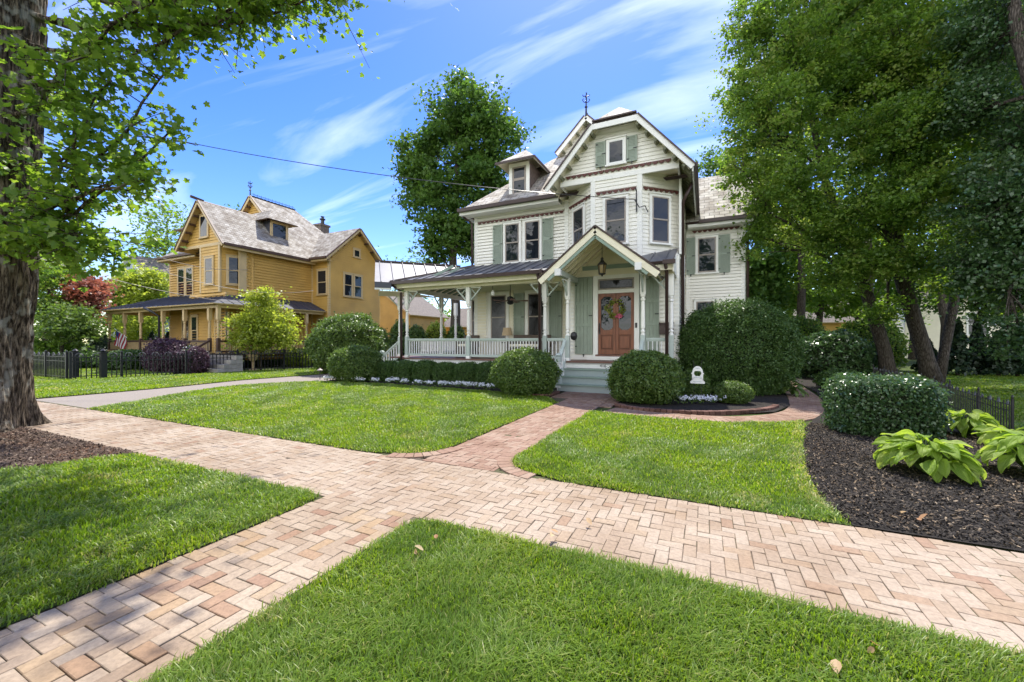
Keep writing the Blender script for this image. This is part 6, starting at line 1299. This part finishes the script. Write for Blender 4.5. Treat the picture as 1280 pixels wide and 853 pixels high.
# ------------------------------------------------------------------ shrubs
def sh(name, lab, px, pybase, prx, top, leafm, ls, depth=1.0, d=None, **k):
    """shrub standing on the ground at pixel base row, its half width and top row in pixels"""
    g = ground(px, pybase); dd = d or (g[0]*FW[0]+g[1]*FW[1]); c = at(px, pybase, dd); rx = prx*dd/FPX; ry = rx*depth; zt = EYE+(HOR-top)*(dd+ry*0.6)/FPX
    kk = 1+ry*0.75/dd; c[0] *= kk; c[1] *= kk; dd2 = c[0]*FW[0]+c[1]*FW[1]; rx *= dd2/dd
    zc = zt*0.46; return shrub(name, lab, 'shrub', (c[0], c[1], zc), (rx, ry, zt-zc), leafm, ls, **k)
sh('round_shrub', 'large rounded shrub left of the side steps, taller than its neighbour', 437, 468, 49, 393, 'boxwood', 0.085, 0.9, seed=1, lumps=0.08, dens=3.0)
sh('round_shrub', 'round clipped boxwood in front of the larger shrub by the side steps', 445, 478, 33, 433, 'boxwood', 0.06, 0.9, seed=2, lumps=0.08, dens=3.0)
sh('round_shrub', 'round clipped boxwood left of the porch steps at the end of the hedge', 655, 496, 41, 437, 'boxwood', 0.05, 0.95, seed=3, lumps=0.09, dens=3.2)
sh('round_shrub', 'round clipped boxwood hiding the right half of the porch steps', 806, 507, 43, 440, 'boxwood', 0.05, 0.95, seed=4, lumps=0.09, dens=3.2)
sh('yew', 'huge domed dark yew right of the porch, the tallest shrub', 921, 495, 66, 377, 'yew', 0.048, 0.85, seed=5, lumps=0.09, rough=0.05, box=0.07, dens=3.6)
sh('round_shrub', 'small round shrub behind the white garden sign', 866, 500, 20, 464, 'boxwood', 0.04, 0.9, seed=6, dens=3.2, d=10.1)
sh('round_shrub', 'smallest round boxwood right of the white flowers', 916, 506, 21, 477, 'boxwood', 0.032, 0.95, seed=7, dens=3.4)
for i, (x0, x1) in enumerate(((-11.05, -10.25), (-10.25, -9.4), (-9.4, -8.5), (-8.5, -7.65), (-7.65, -6.8), (-6.8, -5.95))):
    lab = ['hedge section at the left end of the porch hedge by the side steps newel', 'second hedge section from the left in front of the porch rail', 'third hedge section from the left in front of the porch rail', 'fourth hedge section from the left, right of the middle porch post', 'fifth hedge section from the left in front of the porch rail', 'last hedge section beside the round boxwood'][i]
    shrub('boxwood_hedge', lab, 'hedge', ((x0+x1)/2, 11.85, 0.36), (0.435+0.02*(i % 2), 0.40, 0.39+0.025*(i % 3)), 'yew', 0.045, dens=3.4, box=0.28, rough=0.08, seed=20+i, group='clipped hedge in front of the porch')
sh('glossy_hedge', 'flat topped glossy hedge with pale speckles in the right bed', 1100, 549, 51, 472, 'holly', 0.042, 0.85, box=0.5, rough=0.07, lumps=0.10, seed=31, loose=0.05, dens=4.0, core=0.82)
sh('rhododendron', 'dark spreading rhododendron beside the garden path', 1042, 482, 42, 416, 'holly', 0.12, 0.8, seed=8, lumps=0.12, loose=0.06, d=15.5)
sh('laurel_shrub', 'bright green shrub behind the dark rhododendron', 1000, 470, 30, 398, 'lime', 0.11, 0.8, seed=9, lumps=0.12, loose=0.06, d=20); sh('laurel_shrub', 'sunlit shrub between the maple trunks', 1085, 470, 34, 400, 'lime', 0.12, 0.8, seed=10, lumps=0.14, loose=0.07, d=20)
sh('low_shrub', 'low ground shrub at the corner where the garden path turns', 985, 470, 16, 440, 'holly', 0.08, 0.9, seed=11, d=17); sh('low_shrub', 'low rounded dark shrub just behind the glossy hedge', 1052, 490, 26, 462, 'yew', 0.06, 0.8, seed=12, d=12.3)
sh('barberry', 'wide purple leaved barberry in front of the yellow porch', 210, 462, 36, 424, 'purple', 0.08, 0.5, seed=13, lumps=0.15, loose=0.08, d=19.3); sh('barberry', 'smaller purple barberry close to the tan stone urn', 246, 462, 16, 434, 'purple', 0.08, 0.6, seed=14, lumps=0.15, loose=0.08, d=18.8)
sh('yellow_shrub', 'small yellow green shrub at the end of the black fence', 374, 459, 17, 436, 'bright', 0.10, 0.9, seed=15, d=23.5, lumps=0.1, loose=0.08); sh('low_shrub', 'dark low shrub under the bright young tree', 330, 461, 24, 442, 'yew', 0.09, 0.7, seed=16, d=25)
for i, (px, b, w, t, d) in enumerate(((110, 460, 36, 439, 22.0), (160, 460, 30, 438, 20.6), (520, 440, 14, 408, 24), (545, 440, 16, 404, 25), (500, 440, 14, 402, 22), (570, 440, 14, 408, 25))):
    sh('garden_shrub', ['low dark shrub row left behind the black fence', 'low dark shrub under the flag', 'dark shrub seen through the left porch bay', 'pale leafed shrub seen between the porch posts', 'dark shrub left of the porch corner post', 'dark shrub seen low between the middle porch posts'][i], px, b, w, t, ['yew', 'yew', 'boxwood', 'bright', 'boxwood', 'boxwood'][i], 0.11, 0.8, seed=60+i, lumps=0.12, loose=0.06, d=d)
# narrow evergreens at the right and behind the yellow porch
def evergreen(px, d, top, w, lab, base=470):
    B = at(px, 440, d); B[2] = 0; zt = at(px, top, d)[2]; r = w*d/FPX; root = thing('evergreen', lab, 'conifer', B, 'narrow evergreens'); MB().tube([B, B+(0, 0, zt*0.9)], [0.07, 0.02], 6).build('trunk', 'twig', root)
    n = 2400; t = rng.random(n)**0.75; z = 0.12+t*(zt-0.1)*0.98; rr = r*(1-t)**0.75*(0.55+0.45*rng.random(n))*(1+0.2*np.sin(z*9)); a = rng.random(n)*6.283
    C = np.stack([B[0]+rr*np.cos(a), B[1]+rr*np.sin(a), z], 1); leaves('foliage', C, 0.16, 'ever', root, up=0.5, out=np.stack([np.cos(a), np.sin(a), 0*a], 1)*0.6)
for i, (px, d, top, w) in enumerate(((1197, 17.5, 399, 15), (1222, 17.8, 404, 14), (1248, 17.2, 415, 17), (1272, 17, 412, 18), (1160, 19, 425, 14))):
    evergreen(px, d, top, w, ['tallest narrow evergreen right of the maple trunks', 'second narrow evergreen from the maple trunks', 'broad dark evergreen third from the maple trunks', 'dark evergreen at the right edge of the photo', 'low evergreen right behind the maple trunks'][i])
for i, px in enumerate((118, 130, 190, 210, 222)): evergreen(px, 31, 415, 9, ['narrow evergreen left of the yellow porch end', 'narrow evergreen at the yellow porch end', 'narrow evergreen seen through the third yellow porch bay', 'narrow evergreen seen through the fourth yellow porch bay', 'narrow evergreen beside the yellow wall'][i])
# ------------------------------------------------------------------ hostas
def hosta(x, y, R0, n, h, lab, seed, size=0.36, mat='hosta'):
    g = np.random.default_rng(seed); root = thing('hosta', lab, 'plant', (x, y, 0)); V, Fc, rn = [], [], []; st = MB(); nu, nv = 9, 12
    for k in range(n):
        a = 2.399*k+g.normal()*0.25; t = (k+0.5)/n; reach = R0*(0.25+0.75*t)*(0.9+0.25*g.random()); z1 = h*(1.05-0.55*t)*(0.9+0.25*g.random()); d = Vector((math.cos(a), math.sin(a), 0)); s = Vector((-d.y, d.x, 0)); ln = size*(0.8+0.4*g.random()); wd = ln*0.27
        p0 = Vector((x, y, 0.02)); pb = p0+d*reach*0.55+Vector((0, 0, z1)); st.tube([p0, p0+d*reach*0.3+Vector((0, 0, z1*0.75)), pb], [0.009, 0.008, 0.006], 5, 0, False)
        pit = 0.45-0.8*t+0.2*g.normal(); roll = 0.35*g.normal(); b = len(V); droop = 0.55+0.5*g.random()
        pos = Vector(pb); ang = pit
        ctr = []
        for i in range(nu+1): ctr.append((Vector(pos), ang)); ang -= droop*1.3/nu; pos = pos+(d*math.cos(ang)+Vector((0, 0, math.sin(ang))))*(ln/nu)
        for i, (c, an) in enumerate(ctr):
            u = i/nu; w = wd*(max(math.sin(math.pi*u**0.72), 0)**0.85); nrm = (Vector((0, 0, 1))*math.cos(an)-d*math.sin(an)); sd = s*math.cos(roll)+nrm*math.sin(roll); nn = nrm*math.cos(roll)-s*math.sin(roll)
            for j in range(nv+1):
                q = j/nv*2-1; V.append(c+sd*w*q+nn*(0.25*w*abs(q)+0.012*math.sin(8*u+4*q+k)*abs(q)+(0.0022 if j % 2 else -0.0022)*(1-u)))
        for i in range(nu):
            for j in range(nv): Fc.append((b+i*(nv+1)+j, b+i*(nv+1)+j+1, b+(i+1)*(nv+1)+j+1, b+(i+1)*(nv+1)+j))
        rn += [min(1, max(0, 0.45+0.25*g.normal()))]*(nu*nv)
    mb = MB(); mb.add(V, Fc); mb.build('foliage', mat, root, smooth=False, rnd=rn); st.build('stems', 'boxwood', root, rnd=[0.5]*len(st.f))
for i, (px, py, R0, n, h, s) in enumerate(((1158, 594, 0.54, 96, 0.34, 0.235), (1290, 596, 0.48, 70, 0.38, 0.25), (1208, 545, 0.50, 60, 0.32, 0.24), (1262, 560, 0.40, 22, 0.22, 0.28), (990, 494, 0.35, 16, 0.25, 0.28))):
    g = ground(px, py); hosta(g[0], g[1], R0, n, h, ['big sunlit hosta with broad drooping leaves in the dark mulch', 'hosta at the right edge of the photo', 'pale edged hosta between the glossy hedge and the wire fence', 'small hosta in front of the wire fence', 'dark hosta at the foot of the yew beside the path'][i], 100+i, s, 'hosta' if i < 4 else 'boxwood')
# ------------------------------------------------------------------ white flowers
def flowers(x, y, r, n, lab, h=0.20):
    root = thing('white_flowers', lab, 'flowers', (x, y, 0), 'white bedding flowers'); m = int(n*1.2); C = np.stack([x+r*rng.normal(size=m)*0.6, y+0.6*r*rng.normal(size=m)*0.7, 0.05+h*0.6*rng.random(m)], 1); leaves('foliage', C, 0.055, 'boxwood', root)
    C = np.stack([x+r*rng.normal(size=n)*0.55, y+0.6*r*rng.normal(size=n)*0.6, h*(0.65+0.4*rng.random(n))], 1); C = np.repeat(C, 5, 0)+rng.normal(size=(n*5, 3))*0.014; leaves('petals', C, 0.038, 'petal', root, up=1.0, out=np.tile((0, -0.5, 0), (len(C), 1)))
fx = [(407, 477), (416, 476.5), (427, 478), (446, 479), (466, 479.5), (485, 480.5), (493, 479), (503, 481.5), (520, 483), (534, 484), (550, 484.5), (567, 485), (584, 486), (598, 487), (611, 488), (679, 494)]
for i, (px, py) in enumerate(fx):
    g = ground(px, py); flowers(g[0], g[1]+0.1, 0.17, 34, ['%s clump of white flowers counted from the driveway end of the border' % w for w in ('first', 'second', 'third', 'fourth', 'fifth', 'sixth', 'seventh', 'eighth', 'ninth', 'tenth', 'eleventh', 'twelfth', 'thirteenth', 'fourteenth', 'fifteenth')][i] if i < 15 else 'small white flower clump at the corner by the red walk', 0.19)
for i, (px, py) in enumerate(((855, 507), (872, 506), (890, 507))):
    g = ground(px, py); flowers(g[0], g[1]+0.12, 0.17, 34, ['white flowers left of the garden sign post', 'white flowers below the garden sign', 'white flowers left of the smallest boxwood'][i], 0.2)
# trees across the street behind the camera, seen as reflections in the window panes
for i, (x, y) in enumerate(((-22, -13), (-12, -15), (-2, -14), (9, -15), (19, -14))):
    P, Rr = simple_trunk(np.array((x, y, 0.0)), np.array((x+0.5, y, 10.5)), 0.35, 0.08)
    tree('street_tree', ['tree across the street at the far left of the camera', 'tree across the street, left behind the camera', 'tree across the street straight behind the camera', 'tree across the street, right behind the camera', 'tree across the street at the far right of the camera'][i], 'tree', P, Rr, [(np.array((x+a, y+b, z)), (2.6, 2.6, 2.6)) for a, b, z in ((0, 0, 12), (-2.2, 0, 10), (2.2, 0.5, 10), (0, 1.5, 8.5), (0, -1, 6.5), (-2, 1, 7), (2, 0, 7))], 150, 24, 0.5, 0.75, 'deep', group='trees across the street', seed=200+i)
# ------------------------------------------------------------------ light, sky, camera
SUN_EL, SUN_AZ = 63.0, -11.0     # azimuth from +Y towards +X
wd = bpy.data.worlds.new('World'); S.world = wd; wd.use_nodes = True; nt = wd.node_tree; nt.nodes.clear()
out = nt.nodes.new('ShaderNodeOutputWorld'); bg = nt.nodes.new('ShaderNodeBackground'); sky = nt.nodes.new('ShaderNodeTexSky'); sky.sky_type = 'NISHITA'; sky.sun_disc = False
sky.sun_elevation = R_(SUN_EL); sky.sun_rotation = R_(SUN_AZ); sky.air_density = 1.0; sky.dust_density = 0.3; sky.ozone_density = 2.0; sky.altitude = 50
bg.inputs['Strength'].default_value = 0.15
hs = N(nt, 'ShaderNodeHueSaturation'); hs.inputs['Saturation'].default_value = 1.38; hs.inputs['Hue'].default_value = 0.522; hs.inputs['Value'].default_value = 0.84
L(nt, sky.outputs['Color'], hs.inputs['Color'])
tc = N(nt, 'ShaderNodeTexCoord'); sp = N(nt, 'ShaderNodeSeparateXYZ'); L(nt, tc.outputs['Generated'], sp.inputs[0])
ad = N(nt, 'ShaderNodeMath', operation='ADD'); ad.inputs[1].default_value = 0.12; L(nt, sp.outputs['Z'], ad.inputs[0])
cb = N(nt, 'ShaderNodeCombineXYZ')
for k, ax in enumerate('XY'):
    dv = N(nt, 'ShaderNodeMath', operation='DIVIDE'); L(nt, sp.outputs[ax], dv.inputs[0]); L(nt, ad.outputs[0], dv.inputs[1]); L(nt, dv.outputs[0], cb.inputs[k])
mp = N(nt, 'ShaderNodeMapping'); mp.inputs['Rotation'].default_value = (0, 0, R_(-24)); mp.inputs['Scale'].default_value = (0.42, 2.0, 1); mp.inputs['Location'].default_value = (CLX, CLY, 0); L(nt, cb.outputs[0], mp.inputs['Vector'])
nz = N(nt, 'ShaderNodeTexNoise'); nz.inputs['Scale'].default_value = 1.25; nz.inputs['Detail'].default_value = 9; nz.inputs['Roughness'].default_value = 0.54; nz.inputs['Distortion'].default_value = 0.7; L(nt, mp.outputs['Vector'], nz.inputs['Vector'])
rp = ramp(nt, [(0.475, (0, 0, 0)), (0.86, (0.48, 0.48, 0.48))]); L(nt, nz.outputs['Fac'], rp.inputs['Fac'])
mz = N(nt, 'ShaderNodeMapRange'); mz.inputs['From Min'].default_value = 0.0; mz.inputs['From Max'].default_value = 0.12; L(nt, sp.outputs['Z'], mz.inputs['Value'])
mu = N(nt, 'ShaderNodeMath', operation='MULTIPLY'); L(nt, rp.outputs['Color'], mu.inputs[0]); L(nt, mz.outputs['Result'], mu.inputs[1])
# unseen bright cloud bank added behind the camera to light the house fronts
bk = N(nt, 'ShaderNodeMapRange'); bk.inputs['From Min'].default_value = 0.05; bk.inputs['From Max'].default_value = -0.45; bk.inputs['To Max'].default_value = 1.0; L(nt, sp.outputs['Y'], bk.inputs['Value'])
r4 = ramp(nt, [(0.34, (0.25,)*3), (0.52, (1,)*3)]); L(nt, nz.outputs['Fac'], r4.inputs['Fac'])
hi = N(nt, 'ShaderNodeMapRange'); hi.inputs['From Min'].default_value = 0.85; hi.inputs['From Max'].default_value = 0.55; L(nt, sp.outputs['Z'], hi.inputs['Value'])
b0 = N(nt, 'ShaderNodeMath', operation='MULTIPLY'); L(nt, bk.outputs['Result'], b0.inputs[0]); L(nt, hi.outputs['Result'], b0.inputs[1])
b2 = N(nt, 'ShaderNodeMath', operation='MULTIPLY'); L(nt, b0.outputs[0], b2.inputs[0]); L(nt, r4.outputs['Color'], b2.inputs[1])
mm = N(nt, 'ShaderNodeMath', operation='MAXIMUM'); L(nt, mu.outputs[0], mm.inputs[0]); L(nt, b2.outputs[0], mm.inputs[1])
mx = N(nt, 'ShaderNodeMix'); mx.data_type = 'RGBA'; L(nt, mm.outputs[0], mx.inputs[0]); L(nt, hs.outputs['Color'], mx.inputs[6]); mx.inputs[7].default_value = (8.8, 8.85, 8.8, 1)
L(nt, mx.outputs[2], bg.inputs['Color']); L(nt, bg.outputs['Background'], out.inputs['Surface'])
sl = bpy.data.lights.new('sun', 'SUN'); sl.energy = 3.4; sl.angle = R_(0.55); sl.color = (1.0, 0.95, 0.86)
so = bpy.data.objects.new('sun', sl); COL.objects.link(so)
e, a = R_(SUN_EL), R_(SUN_AZ); dirv = Vector((math.sin(a)*math.cos(e), math.cos(a)*math.cos(e), math.sin(e)))
so.rotation_euler = dirv.to_track_quat('Z', 'Y').to_euler(); so.location = dirv*60
cam = bpy.data.cameras.new('camera'); cam.sensor_width = 36; cam.sensor_fit = 'HORIZONTAL'; cam.lens = 36*FPX/1280; cam.clip_end = 2000; cam.clip_start = 0.05
co = bpy.data.objects.new('camera', cam); COL.objects.link(co); co.location = (0, 0, EYE); co.rotation_euler = (math.pi/2, 0, YAW); S.camera = co
S.view_settings.view_transform = 'Standard'; S.view_settings.look = 'None'; S.view_settings.exposure = EXPO; S.view_settings.gamma = 1.0; S.view_settings.use_curve_mapping = False
S.cycles.max_bounces = 8; S.cycles.transparent_max_bounces = 8; S.cycles.use_denoising = True
